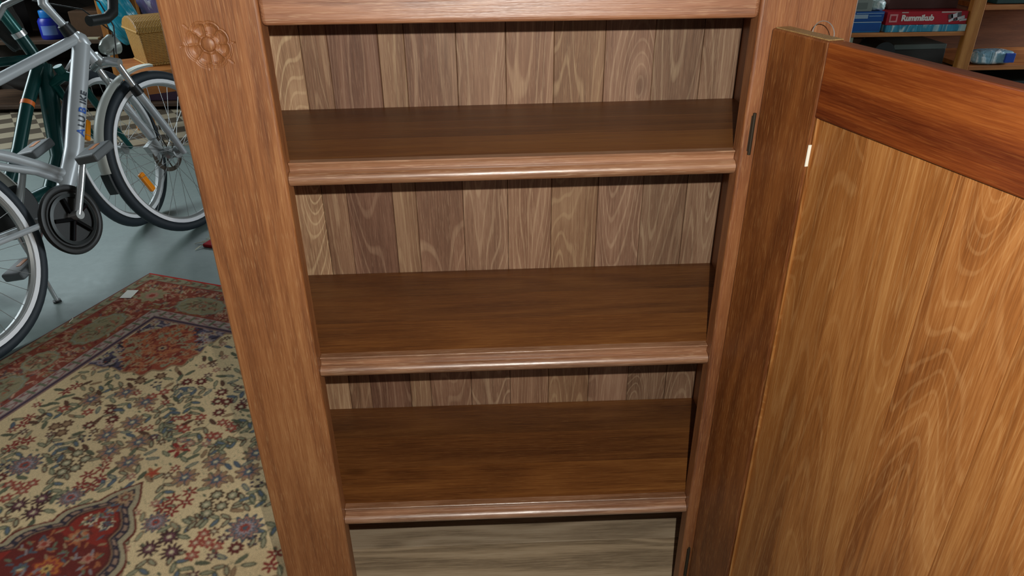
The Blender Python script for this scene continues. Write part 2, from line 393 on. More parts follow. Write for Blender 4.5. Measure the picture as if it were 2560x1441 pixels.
# hinge and the bead at the edge of the panel
mb = MB().tube([(.6112,-.0030,.990),(.6112,-.0030,1.045)], .0022, 12).box(.6085,.6112,-.0010,.0,.994,1.041)
mb.obj('hinge', DARKMETAL, cab, smooth=True)
mb = MB().tube([(.6112,-.0030,.175),(.6112,-.0030,.255)], .0022, 12).box(.6085,.6112,-.0010,.0,.180,.250)
mb.obj('hinge', DARKMETAL, cab, smooth=True)
mb = MB().tint(1.0,.98,.9,.2).box(.1043,.1070,.0035,.0075,.152,1.066); e = mb.obj('panel_bead', W_DPANEL, door, bevel=.001); e['label'] = 'thin pale bead along the panel edge'
mb = MB().box(.1040,.1052,-.0002,.0035,1.008,1.034); e = mb.obj('painted_daylight_sliver', plain('painted_daylight_white', (250,250,235), .5), door); e['label'] = 'small white sliver painted as daylight through the gap beside the panel'  # white piece stands in for daylight showing through the door gap
# a loop of thin wire on top of the door
P = lambda s, z, t=.012: DM @ Vector((s, t, z))
mb = MB(); pts = []
for i in range(25):
    a = math.pi*i/24; pts.append(P(.050+.030*(1-math.cos(a))*.62+.0, Z1+.0016+.014*math.sin(a), .020))
mb.tube(pts, .0005, 6)
tag(mb.obj('wire_loop', STEEL, None, smooth=True), 'thin wire loop standing on top of the open door', 'wire')

# ================================================================== the patterned rug
RA = np.array([-1.087, 1.680]); RU = np.array([.934, -.357]); RV = np.array([-.357, -.934]); RWID = 1.71; RLEN = 2.45; AX = .855
def build_rug():
    us = np.concatenate([np.arange(0, 1.46, .0024), np.arange(1.46, RWID+.001, .01)])
    vs = np.concatenate([np.arange(0, 1.34, .0024), np.arange(1.34, RLEN+.001, .012)])
    Ug, Vg = np.meshgrid(us, vs); rng = np.random.RandomState(3)
    L = lambda *c: np.array(lin(c))
    BEIGE = L(238,208,160); RED = L(164,66,54); DRED = L(118,34,34); NAVY = L(52,46,66); TAN = L(186,148,112); PINK = L(190,132,112)
    GRN = L(112,116,92); BLU = L(104,118,132); BRN = L(104,68,54); SAGE = L(166,160,128); ORG = L(190,110,72); LIL = L(176,158,160); CRE = L(222,202,164); PLUM = L(96,50,60)
    C = np.ones(Ug.shape+(3,))*BEIGE
    def win(u, v, r):
        i0, i1 = np.searchsorted(us, (u-r, u+r)); j0, j1 = np.searchsorted(vs, (v-r, v+r)); return slice(j0, j1), slice(i0, i1)
    def put(sl, m, c, a=1.0):
        S = C[sl]; S[m] = S[m]*(1-a)+c*a
    def flower(u, v, R, cols, n=8, ph=0, amp=.22, sx=1.0, ang=0.0):
        sl = win(u, v, R*1.3)
        du = Ug[sl]-u; dv = Vg[sl]-v
        if du.size == 0: return
        if sx != 1.0: 
            c, s_ = math.cos(ang), math.sin(ang); du, dv = du*c+dv*s_, (-du*s_+dv*c)/sx
        r = np.hypot(du, dv); t = np.arctan2(dv, du)
        for k, c in cols:
            put(sl, r < R*k*((1-amp)+amp*np.cos(n*t+ph)), c)
    def leaf(u, v, ang, ln, wd, c, c2=None):
        sl = win(u, v, ln); du = Ug[sl]-u; dv = Vg[sl]-v
        if du.size == 0: return
        a = du*math.cos(ang)+dv*math.sin(ang); b = -du*math.sin(ang)+dv*math.cos(ang)
        w_ = wd*np.sqrt(np.clip(1-(a/(ln*.5))**2, 0, 1)); put(sl, np.abs(b) < w_, c)
        if c2 is not None: put(sl, (np.abs(b) < w_*.4), c2)
    def stem(pts, c, w_=.0018):
        for (a, b), (d, e) in zip(pts[:-1], pts[1:]):
            k = max(2, int(math.hypot(d-a, e-b)/.004))
            for t in np.linspace(0, 1, k):
                u, v = a+(d-a)*t, b+(e-b)*t; sl = win(u, v, w_*1.6); put(sl, np.hypot(Ug[sl]-u, Vg[sl]-v) < w_, c)
    def sprig(u, v, ang, c=GRN, k=4, ln=.105):
        pts = []; a = ang; x, y = u-math.cos(ang)*ln/2, v-math.sin(ang)*ln/2; bend = rng.uniform(-.12, .12)
        for i in range(k+1):
            pts.append((x, y)); x += math.cos(a)*ln/k; y += math.sin(a)*ln/k; a += bend
        stem(pts, c*.8)
        for i, (x, y) in enumerate(pts[1:]):
            for s_ in (-1, 1):
                la = a+s_*(.75+.2*rng.rand()); leaf(x+math.cos(la)*.015, y+math.sin(la)*.015, la, .033, .0068, (BRN*.8 if i % 3 == 0 else c*.65)); leaf(x+math.cos(la)*.015, y+math.sin(la)*.015, la, .024, .0038, SAGE if (i+s_) % 3 else BLU)
    # ---- the ground of the field: faint warm variation
    # ---- motifs of the field, drawn on both sides of the centre line
    M2 = lambda u: 2*AX-u
    done = []
    def both(f, u, v, r=.03):
        done.append((u, v, r)); f(u, v)
        if abs(u-AX) > .02: done.append((M2(u), v, r)); f(M2(u), v)
    ring = [(.608,.916),(.646,.927),(.649,.962),(.611,.955),(.629,.985)]
    star = [(.717,.94),(.702,.972),(.741,.972),(.714,1.008),(.745,1.003),(.438,.918),(.416,.925),(.415,.953),(.36,.871),(.349,.842),(.345,.714),(.352,.682),(.39,1.07),(.401,1.037)]
    tan = [(.649,.767),(.623,.833),(.729,.829),(.683,.883),(.765,.902),(.614,.68),(.522,.66),(.45,.72)]
    navy = [(.626,1.107),(.662,1.073),(.681,1.115)]
    pink = [(.778,.702),(.818,.689),(.812,.746),(.795,.742),(.565,1.059),(.592,1.04),(.592,1.068),(.612,.652),(.631,.624),(.539,1.062),(.575,1.10),(.49,.77),(.41,.78)]
    dred = [(.543,.815),(.547,.744),(.585,.775),(.814,.612),(.853,.654),(.796,.571),(.842,.605),(.495,1.051),(.66,.56),(.70,.545)]
    brown = [(.455,.85),(.477,.83),(.495,.865),(.52,.60),(.56,.56)]
    sprigs = [(.758,.761,1.4),(.767,.768,.5),(.731,.744,.6),(.783,.961,2.2),(.639,1.024,1.0),(.52,.906,.3),(.425,.797,2.0),(.714,.582,2.8),(.66,.60,.8),(.445,.967,1.2),(.59,.987,.2),(.663,1.167,1.5),(.60,1.13,2.4),(.57,.70,1.8),(.70,.68,.4),(.50,1.12,.9),(.40,.99,2.6),(.68,.73,1.9),(.56,.88,1.3),(.74,.64,1.1),(.47,.66,2.3),(.86,.75,1.55),(.86,.55,1.55)]
    for u, v, a in sprigs:
        done.append((u, v, .03)); sprig(u, v, a, GRN if rng.rand() < .6 else BLU*.8)
        if abs(u-AX) > .02: done.append((M2(u), v, .03)); sprig(M2(u), v, math.pi-a, GRN)
    for u, v in tan: both(lambda a, b: (flower(a, b, .036, [(1, BRN*1.3), (.9, TAN*.9), (.62, PINK*.85), (.42, BLU*.8), (.2, CRE)], 9, amp=.15), [leaf(a+.018*math.cos(k), b+.018*math.sin(k), k, .028, .0018, BLU*.55) for k in np.arange(0, 6.2, .9)]), u, v)
    for u, v in ring: both(lambda a, b: flower(a, b, .0195, [(1, BRN*.55), (.64, SAGE*1.0), (.3, CRE)], 8, amp=.14), u, v, .02)
    for u, v in star: both(lambda a, b: flower(a, b, .0205, [(1, L(146,44,44)), (.25, CRE)], 6, rng.rand()*6, .34), u, v, .02)
    for u, v in navy: both(lambda a, b: flower(a, b, .027, [(1, PLUM*.55), (.5, L(128,78,90)), (.26, CRE)], 10, amp=.24), u, v, .024)
    for u, v in pink: both(lambda a, b: flower(a, b, .0180, [(1, L(164,70,58)), (.5, PINK), (.25, CRE)], 6, amp=.2), u, v, .018)
    for u, v in dred: both(lambda a, b: flower(a, b, .0205, [(1, L(104,36,38)), (.36, CRE)], 9, amp=.16), u, v, .02)
    for u, v in brown: both(lambda a, b: flower(a, b, .0200, [(1, BRN), (.55, TAN*.8)], 7, amp=.16), u, v, .02)
    for u, v, R in ((.725,1.047,.034),(.513,.995,.046)):
        both(lambda a, b: flower(a, b, R, [(1, BLU*.55), (.8, PINK*.9), (.66, BLU*.7), (.5, LIL), (.34, RED), (.16, BLU*.6)], 12, amp=.16), u, v, R)
    flower(AX, .819, .034, [(1, L(158,50,48)), (.3, L(196,120,90))], 5, .6, .42)
    flower(AX, .915, .026, [(1, ORG), (.5, L(190,70,50))], 5, .6, .3)
    for u, v in ((.578,.863),(.58,.60),(.47,1.02)):
        for k in range(5): both(lambda a, b: flower(a, b, .006, [(1, NAVY)], 4), u+.013*math.cos(k*1.26), v+.013*math.sin(k*1.26), .006)
    # fill what is left with small leaves, buds and stems
    D = np.array([(a, b) for a, b, c in done]); DR = np.array([c for a, b, c in done]); pts = []
    for k in range(5200):
        u, v = rng.uniform(.30, 1.5), rng.uniform(.30, RLEN-.3)
        if (np.hypot(D[:, 0]-u, D[:, 1]-v) < DR*.9+.005).any(): continue
        if pts and (np.hypot(*(np.array(pts)-(u, v)).T) < .0198).any(): continue
        pts.append((u, v)); w_ = rng.rand()
        if w_ < .62:
            a = rng.rand()*6.28; c = (GRN, BLU*.85, GRN*.75, BRN, TAN*.8)[rng.randint(5)]
            leaf(u, v, a, .036, .0066, c*.7); leaf(u, v, a, .027, .0038, SAGE if rng.rand() < .5 else c); stem([(u-.014*math.cos(a), v-.014*math.sin(a)), (u-.024*math.cos(a+.6), v-.024*math.sin(a+.6))], GRN*.9, .0013)
        elif w_ < .8: flower(u, v, .0150, [(1, (PINK*.9, L(150,60,56), BRN, PLUM)[rng.randint(4)]), (.4, CRE)], 6, 0, .25)
        else: stem([(u-.012, v-.006), (u, v+.004), (u+.013, v-.003)], GRN, .0013); leaf(u+.016, v-.004, .4, .014, .003, GRN*.8)
    # ---- corner spandrels of the field, red with navy wings
    for mir in (0, 1):
        uu = np.where(mir, RWID-Ug, Ug)
        a = uu-.292; b = Vg-.284; sdist = (a+b)/1.414; along = (a-b)/1.414
        al = np.abs(along); lim = .352+.008*np.cos(along*110)-1.0*np.clip(al-.065, 0, .11)-.4*np.clip(al-.175, 0, 1)
        inn = (a > 0) & (b > 0) & (sdist < lim)
        C[inn & (sdist > lim-.010)] = TAN*.85
        body = inn & (sdist <= lim-.010); C[body] = L(166,78,58)
        nv = body & (al > .112+.012*np.cos(sdist*60)) | body & (sdist < .075); C[nv] = NAVY*1.9+.02
        C[body & (np.abs(al-(.108+.012*np.cos(sdist*60))) < .0045) & (sdist > .08)] = TAN
    rr = np.random.RandomState(11)
    for k in range(1250):
        u, v = .29+rr.rand()*.44, .28+rr.rand()*.44; s_ = (u-.29+v-.28)/1.414; l_ = abs(u-.29-v+.28)/1.414
        if s_ > .335-1.0*min(max(l_-.065, 0), .11)-.4*max(l_-.175, 0): continue
        edge = l_ > .112 or s_ < .075
        c = (LIL*.9, CRE*.75, L(190,160,140), NAVY*.8)[rr.randint(4)] if edge else (ORG, TAN, L(132,50,44), SAGE*.9, L(196,120,84))[rr.randint(5)]
        w_ = rr.rand()
        for m in (0, 1):
            x = RWID-u if m else u
            if w_ < .5: flower(x, v, .011, [(1, c), (.4, RED*.7)], 6, 0, .2)
            else: leaf(x, v, w_*9, .032, .0045, c)
    flower(.45, .43, .035, [(1, ORG), (.75, L(140,56,50)), (.45, TAN), (.2, NAVY)], 8, amp=.12)
    # ---- the medallion with its scalloped pendant
    w0 = Vg-.945; wd = .62*np.clip(w0, 0, .62)+.022*np.abs(np.sin(np.clip(w0, 0, 2)*math.pi/.088))*np.clip(w0/.14, 0, 1)
    wd = np.where(w0 > .50, .31+.18*np.sin(np.clip((w0-.5)/.5, 0, 1)*math.pi), wd)
    dist = (wd-np.abs(Ug-AX))*.85; med = (w0 > 0) & (w0 < 1.5)
    for k, c in ((0, L(112,34,30)), (.0055, CRE*.62), (.0175, NAVY*.7), (.0225, L(166,132,112)), (.031, NAVY*.8), (.036, L(142,112,88)), (.040, L(96,30,32)), (.046, L(150,40,34))):
        C[med & (dist > k)] = c
    dots = med & (dist > .018) & (dist < .0305) & (np.sin(Vg*300) > .35); C[dots] = NAVY*.9
    deep = med & (dist > .046); C[deep & (np.sin(Ug*90+np.sin(Vg*40)*2)*np.sin(Vg*85+1) > .55)] = DRED
    C[deep & (w0 > .20) & (np.abs(Ug-AX) < .12)] = DRED*.9
    for u, v, R, cols in ((.855,1.005,.024,[(1,TAN),(.6,L(130,70,60)),(.3,SAGE)]), (.855,1.045,.020,[(1,BLU*.8),(.5,CRE)]), (.832,1.088,.020,[(1,CRE),(.62,NAVY),(.3,RED)]), (.880,1.088,.020,[(1,CRE),(.62,NAVY),(.3,RED)]),
                          (.846,1.14,.026,[(1,ORG),(.6,TAN),(.3,RED)]), (.855,1.231,.040,[(1,L(150,50,40)),(.82,L(196,110,50)),(.6,RED),(.34,L(214,170,96)),(.15,BRN)]), (.79,1.18,.016,[(1,PINK),(.5,RED)]), (.92,1.18,.016,[(1,PINK),(.5,RED)]),
                          (.80,1.25,.018,[(1,BLU*.7),(.5,CRE)]), (.91,1.25,.018,[(1,BLU*.7),(.5,CRE)]), (.855,1.19,.014,[(1,GRN),(.5,BLU)])):
        flower(u, v, R, cols, 8, amp=.15)
    for k in range(150):
        v = .99+rr.rand()*.38; u = AX+(rr.rand()-.5)*1.1*(v-.95)
        if abs(u-AX) > .62*(v-.945)-.05: continue
        for m in (0, 1): leaf(2*AX-u if m else u, v, (1-2*m)*rr.rand()*3, .020, .0032, (TAN*.8, ORG*.8, BLU*.6, LIL*.7, L(120,40,40), GRN)[rr.randint(6)])
    # ---- the borders
    dd = np.minimum(np.minimum(Ug, RWID-Ug), np.minimum(Vg, RLEN-Vg)); onside = np.minimum(Ug, RWID-Ug) < np.minimum(Vg, RLEN-Vg)
    run = np.where(onside, Vg, Ug)
    B = dd < .288
    C[B] = L(146,66,52)
    def band(a, b, c): C[(dd >= a) & (dd < b)] = c
    band(.006, .050, SAGE*.88); band(.046, .050, L(120,60,60)); band(.006, .0095, L(140,80,76))
    band(.226, .272, L(186,166,154)); band(.226, .229, RED*.7); band(.268, .272, L(120,84,96)); band(.272, .280, NAVY*1.2); band(.280, .288, L(150,112,104))
    C[(dd < .006) & onside] = L(128,60,64); C[(dd < .011) & ~onside] = L(206,34,40)
    gd = (dd > .010) & (dd < .044); C[gd & (np.sin(run*95+np.sin(dd*180)*1.5) > .45)] = L(150,96,74); C[gd & (np.sin(run*190+1) > .7) & (np.abs(dd-.027) < .008)] = GRN*.9
    gi = (dd > .232) & (dd < .266); C[gi & (np.sin(run*110+2*np.sin(dd*230)) > .5)] = L(150,96,96); C[gi & (np.sin(run*150+2) > .75)] = GRN
    mid = (dd > .050) & (dd < .226); rng2 = np.random.RandomState(5)
    def bpt(side, along, d): return (d, along) if side == 0 else ((along, d) if side == 1 else (RWID-d, along))
    for side, ln in ((0, 1.45), (1, 1.7), (2, RLEN)):
        for k in range(int(ln*760)):
            al = rng2.uniform(.06, ln); d = rng2.uniform(.058, .218); u, v = bpt(side, al, d); w_ = rng2.rand()
            if side == 0 and v < u or side == 1 and u < v: continue
            c = (L(196,120,90), TAN, SAGE, L(126,40,38), L(206,160,130), L(150,110,70), PINK, L(110,84,84))[rng2.randint(8)]
            if w_ < .4: flower(u, v, .010, [(1, c), (.4, L(140,40,34))], 6, 0, .25)
            else: leaf(u, v, rng2.rand()*6.28, .030, .0038, c)
    def palm(side, al, d, ra, rd, c):
        u, v = bpt(side, al, d); su, sv = (rd, ra) if side != 1 else (ra, rd); sl = win(u, v, max(su, sv)*1.25)
        x = (Ug[sl]-u)/su; y = (Vg[sl]-v)/sv
        if x.size == 0: return
        t = np.arctan2(y, x); r = (np.abs(x)**2.3+np.abs(y)**2.3)**(1/2.3)/(1+.04*np.cos(12*t))
        put(sl, r < 1, c*.75); put(sl, r < .93, L(150,150,130)); put(sl, r < .86, c)
        for k in range(60):
            a, q = rng2.rand()*6.28, rng2.rand()**.5*.72; cc = (L(120,116,84), L(170,110,84), SAGE*.8, BRN*1.2)[rng2.randint(4)]
            leaf(u+su*q*math.cos(a), v+sv*q*math.sin(a), rng2.rand()*6.28, .024, .0034, cc)
        flower(u, v, .016, [(1, L(180,110,86)), (.6, GRN), (.3, CRE)], 8)
    CR = L(172,154,116); SG = L(156,142,108)
    for side in (0, 2):
        for k in range(6):
            palm(side, .396+k*.40, .150, .108, .058, SG); palm(side, .612+k*.40, .128, .058, .048, CR)
    for k in range(4): palm(1, .378+k*.32 if k < 3 else 1.33, .160, .098, .058, CR if k % 2 else SG)
    for k in range(3): palm(1, .545+k*.31, .135, .04, .04, CR)
    for u, v in ((.15, .15), (RWID-.15, .15)):
        flower(u, v, .052, [(1, CR*.9), (.75, SG), (.5, PINK), (.25, RED)], 8, amp=.12)
    # woven speckle and slight wear
    nz = rng.normal(0, 1, C.shape[:2]); nz2 = rng.normal(0, 1, C.shape[:2]); C *= (1+.07*nz+.0*nz2)[..., None]
    C = np.clip(C, .004, .95)
    # soften the edges between colours as pile does
    K = C.copy(); K[1:-1, 1:-1] = (C[1:-1, 1:-1]*2+C[:-2, 1:-1]+C[2:, 1:-1]+C[1:-1, :-2]+C[1:-1, 2:])/6; C = K
    nu, nv = len(us), len(vs)
    X = RA[0]+RU[0]*Ug+RV[0]*Vg; Y = RA[1]+RU[1]*Ug+RV[1]*Vg
    Zt = .0052+.0003*rng.rand(*Ug.shape); Zt = np.where(dd < .004, .0035, Zt)
    top = np.stack([X, Y, Zt], -1).reshape(-1, 3)
    idx = np.arange(nu*nv).reshape(nv, nu)
    q = np.stack([idx[:-1, :-1], idx[1:, :-1], idx[1:, 1:], idx[:-1, 1:]], -1).reshape(-1, 4)
    rim = np.concatenate([idx[0, :], idx[1:, -1], idx[-1, -2::-1], idx[-2:0:-1, 0]]); nr = len(rim)
    low = top[rim].copy(); low[:, 2] = .0004; n0 = nu*nv; li = np.arange(nr)+n0; ln_ = np.roll(li, -1); rn = np.roll(rim, -1)
    q2 = np.stack([rim, rn, ln_, li], -1); allv = np.concatenate([top, low]); F = np.concatenate([q, q2])
    me = bpy.data.meshes.new('rug'); me.vertices.add(len(allv)); me.vertices.foreach_set('co', allv.astype(np.float32).ravel())
    me.loops.add(F.size); me.loops.foreach_set('vertex_index', F.astype(np.int32).ravel()); me.polygons.add(len(F))
    me.polygons.foreach_set('loop_start', np.arange(0, F.size, 4, dtype=np.int32)); me.polygons.foreach_set('loop_total', np.full(len(F), 4, dtype=np.int32))
    me.update(calc_edges=True); me.validate()
    at = me.attributes.new('pattern', 'FLOAT_COLOR', 'POINT'); Cc = np.concatenate([C.reshape(-1, 3), C.reshape(-1, 3)[rim]]); Cc = np.concatenate([Cc, np.ones((len(Cc), 1))], 1)
    at.data.foreach_set('color', Cc.astype(np.float32).ravel())
    for p in (): pass
    t = NT('woven_wool_pile'); a = t.node('ShaderNodeAttribute', attribute_name='pattern'); g = t.node('ShaderNodeNewGeometry').outputs['Position']
    n = t.noise(g, 420, 3, .7); n2 = t.noise(g, 3, 3)
    c = t.mix(1.0, a.outputs['Color'], t.ramp(n, [(.2, (.70,.70,.70)), (.8, (1.12,1.12,1.12))]), 'MULTIPLY')
    t.l.new(t.mix(t.math('MULTIPLY', n2, .18), c, lin((150,130,104))), t.b.inputs['Base Color'])
    t.b.inputs['Roughness'].default_value = .95; t.b.inputs['Specular IOR Level'].default_value = .1; t.bump(n, .6, .0012)
    return tag(link('rug', me, t.m), 'oriental rug with beige flowered field, red border and scalloped medallion', 'rug')
build_rug()
def rugp(u, v, z=.006): return Vector((RA[0]+RU[0]*u+RV[0]*v, RA[1]+RU[1]*u+RV[1]*v, z))
# paper tag lying on the rug, a bit of yarn and the red fringed mat
PAPER = plain('white_paper', (232,232,222), .8)
mb = MB(); c = rugp(.062, .170, .0075); e1 = Vector((RU[0]*.3+RV[0]*.95, RU[1]*.3+RV[1]*.95, 0)).normalized(); e2 = Vector((-e1.y, e1.x, 0))
mb.obox(c, e1*.030, e2*.021, Vector((0, 0, .0005)))
tag(mb.obj('paper_tag', PAPER), 'small blank white paper tag on the corner of the flowered rug', 'tag')
a, b = rugp(.000, .372, .0075), rugp(.028, .402, .0075)
pts = [a.lerp(b, t)+Vector((0, 0, .0012))+Vector((.004*math.sin(t*5), .006*math.sin(t*3), 0)) for t in np.linspace(0, 1, 12)]
tag(MB().tube(pts, .0011, 6).obj('yarn', plain('pale_yarn', (205,200,180), .9), smooth=True), 'short pale thread lying across the left edge of the rug', 'thread')
mat_red = plain('red_mat_wool', (170,26,34), .9, noise=.2, nscale=200)
mt = thing('doormat', 'red mat with white fringe peeking out behind the cabinet', 'mat', Matrix.Translation((-.955, 1.935, 0)) @ Matrix.Rotation(math.radians(-20), 4, 'Z'))
MB().box(0, .62, -.015, .40, .001, .016).obj('mat_body', mat_red, mt, bevel=.004)
mb = MB()
for k in range(60):
    y = -.013+.41*k/60; an = random.uniform(-.5, .3)+(-.9 if k < 4 else 0); l = random.uniform(.03, .06)
    mb.tube([(0, y, .010), (-l*.5*math.cos(an), y+l*.5*math.sin(an), .009), (-l*math.cos(an), y+l*math.sin(an)+random.uniform(-.006, .006), .003)], .0011, 5)
e = mb.obj('fringe', plain('white_fringe', (226,222,200), .9), mt, smooth=True); e['label'] = 'white fringe'
# ================================================================== bicycles
def frameM(O, psi, lean):
    u = Vector((math.cos(psi), math.sin(psi), 0)); n0 = Vector((math.sin(psi), -math.cos(psi), 0))
    up = Vector((0, 0, 1))*math.cos(lean)+n0*math.sin(lean); n = u.cross(up)
    return Matrix(((u.x, -n.x, up.x, O[0]), (u.y, -n.y, up.y, O[1]), (u.z, -n.z, up.z, O[2]), (0, 0, 0, 1)))
def V(a, b, c=0): return Vector((a, -c, b))            # along, height, sideways to the right
AXL = Matrix.Rotation(math.radians(90), 4, 'X')        # turns local z to the wheel's axis
R_ = .345
def wheel(name, root, M, a, stripe=True, refl=None, rimmat=None, stripe_on=('R',), hubr=.022, disc=False):
    C = M @ Matrix.Translation(V(a, R_)) @ AXL
    def put(o): o.matrix_local = C; return o
    prof = [(R_-.021+.021*math.cos(t), .019*math.sin(t)) for t in np.linspace(0, 2*math.pi, 14, endpoint=False)]
    I = Matrix.Identity(4)
    w_ = put(MB().lathe(prof, I, 72).obj(name, RUBBER, root, smooth=True)); w_['label'] = 'black tyre'
    MB().lathe([(.306,-.011),(.306,.011),(.290,.012),(.282,.005),(.282,-.005),(.290,-.012)], I, 72).obj('rim', rimmat or STEEL, w_, smooth=True)
    if stripe:
        mb = MB()
        for s_ in (-1, 1):
            mb.lathe([(.308, s_*.0150),(.308, s_*.0175),(.293, s_*.0165),(.293, s_*.0120)], I, 72)
        e = mb.obj('reflective_stripe', WHITE, w_, smooth=True); e['label'] = 'white reflective stripe'
    mb = MB()
    for k in range(32):
        t0 = 2*math.pi*k/32; t1 = t0+(.55 if k % 4 < 2 else -.55); s_ = 1 if k % 2 else -1
        mb.tube([(hubr*math.cos(t1), hubr*math.sin(t1), s_*.028), (.286*math.cos(t0), .286*math.sin(t0), s_*.003)], .0011, 5)
    mb.obj('spokes', STEEL, w_, smooth=True)
    MB().lathe([(0,-.05),(.008,-.05),(.008,-.034),(.026,-.030),(.026,-.024),(.014,-.018),(.014,.018),(.026,.024),(.026,.030),(.008,.034),(.008,.05),(0,.05)], I, 24, closed=False).obj('hub', STEEL, w_, smooth=True)
    if disc:
        mb = MB()
        mb.lathe([(.080,-.034),(.080,-.032),(.062,-.032),(.062,-.034)], I, 40)
        for k in range(6):
            t = k*math.pi/3; mb.tube([(.026*math.cos(t), .026*math.sin(t), -.033), (.064*math.cos(t+.5), .064*math.sin(t+.5), -.033)], .003, 6)
        mb.obj('brake_disc', DARKMETAL, w_, smooth=True)
        mb = MB().obox((-.05,.04,-.045), (.03,.012,0), (-.010,.026,0), (0,0,.016)).obox((-.02,.05,-.05), (.018,.004,0), (0,.018,0), (0,0,.012)); mb.obj('brake_caliper', STEEL, w_, bevel=.003)
    if refl:
        for ang in refl:
            mb = MB(); r0 = .205; t = math.radians(ang)
            mb.obox((r0*math.cos(t), r0*math.sin(t), 0), (.045*math.cos(t+1.57), .045*math.sin(t+1.57), 0), (.013*math.cos(t), .013*math.sin(t), 0), (0,0,.009))
            e = mb.obj('spoke_reflector', AMBER, w_, bevel=.006, segs=3); e['label'] = 'amber spoke reflector'
    return w_
def fender(root, M, a, ang0, ang1, mat, name='fender', flap=True, rad=.368, tip=None):
    C = M @ Matrix.Translation(V(a, R_)) @ AXL
    # in the turned frame the angle runs the same way as in the bicycle's side view
    prof = [(rad-.010,-.026),(rad-.002,-.020),(rad+.003,-.010),(rad+.004,0),(rad+.003,.010),(rad-.002,.020),(rad-.010,.026),(rad-.005,.020),(rad+.0005,0),(rad-.005,-.020)]
    I = Matrix.Identity(4)
    o = MB().lathe(prof, I, 40, True, math.radians(ang0), math.radians(ang1)).obj(name, mat, root, smooth=True); o.matrix_local = C
    if flap:
        p2 = [(rad-.006,-.022),(rad+.002,-.022),(rad+.002,.022),(rad-.006,.022)]
        e = MB().lathe(p2, I, 8, True, math.radians(ang1), math.radians(ang1+13)).obj('mud_flap', BLACK, o, smooth=True); e['label'] = 'black mud flap'
    return o

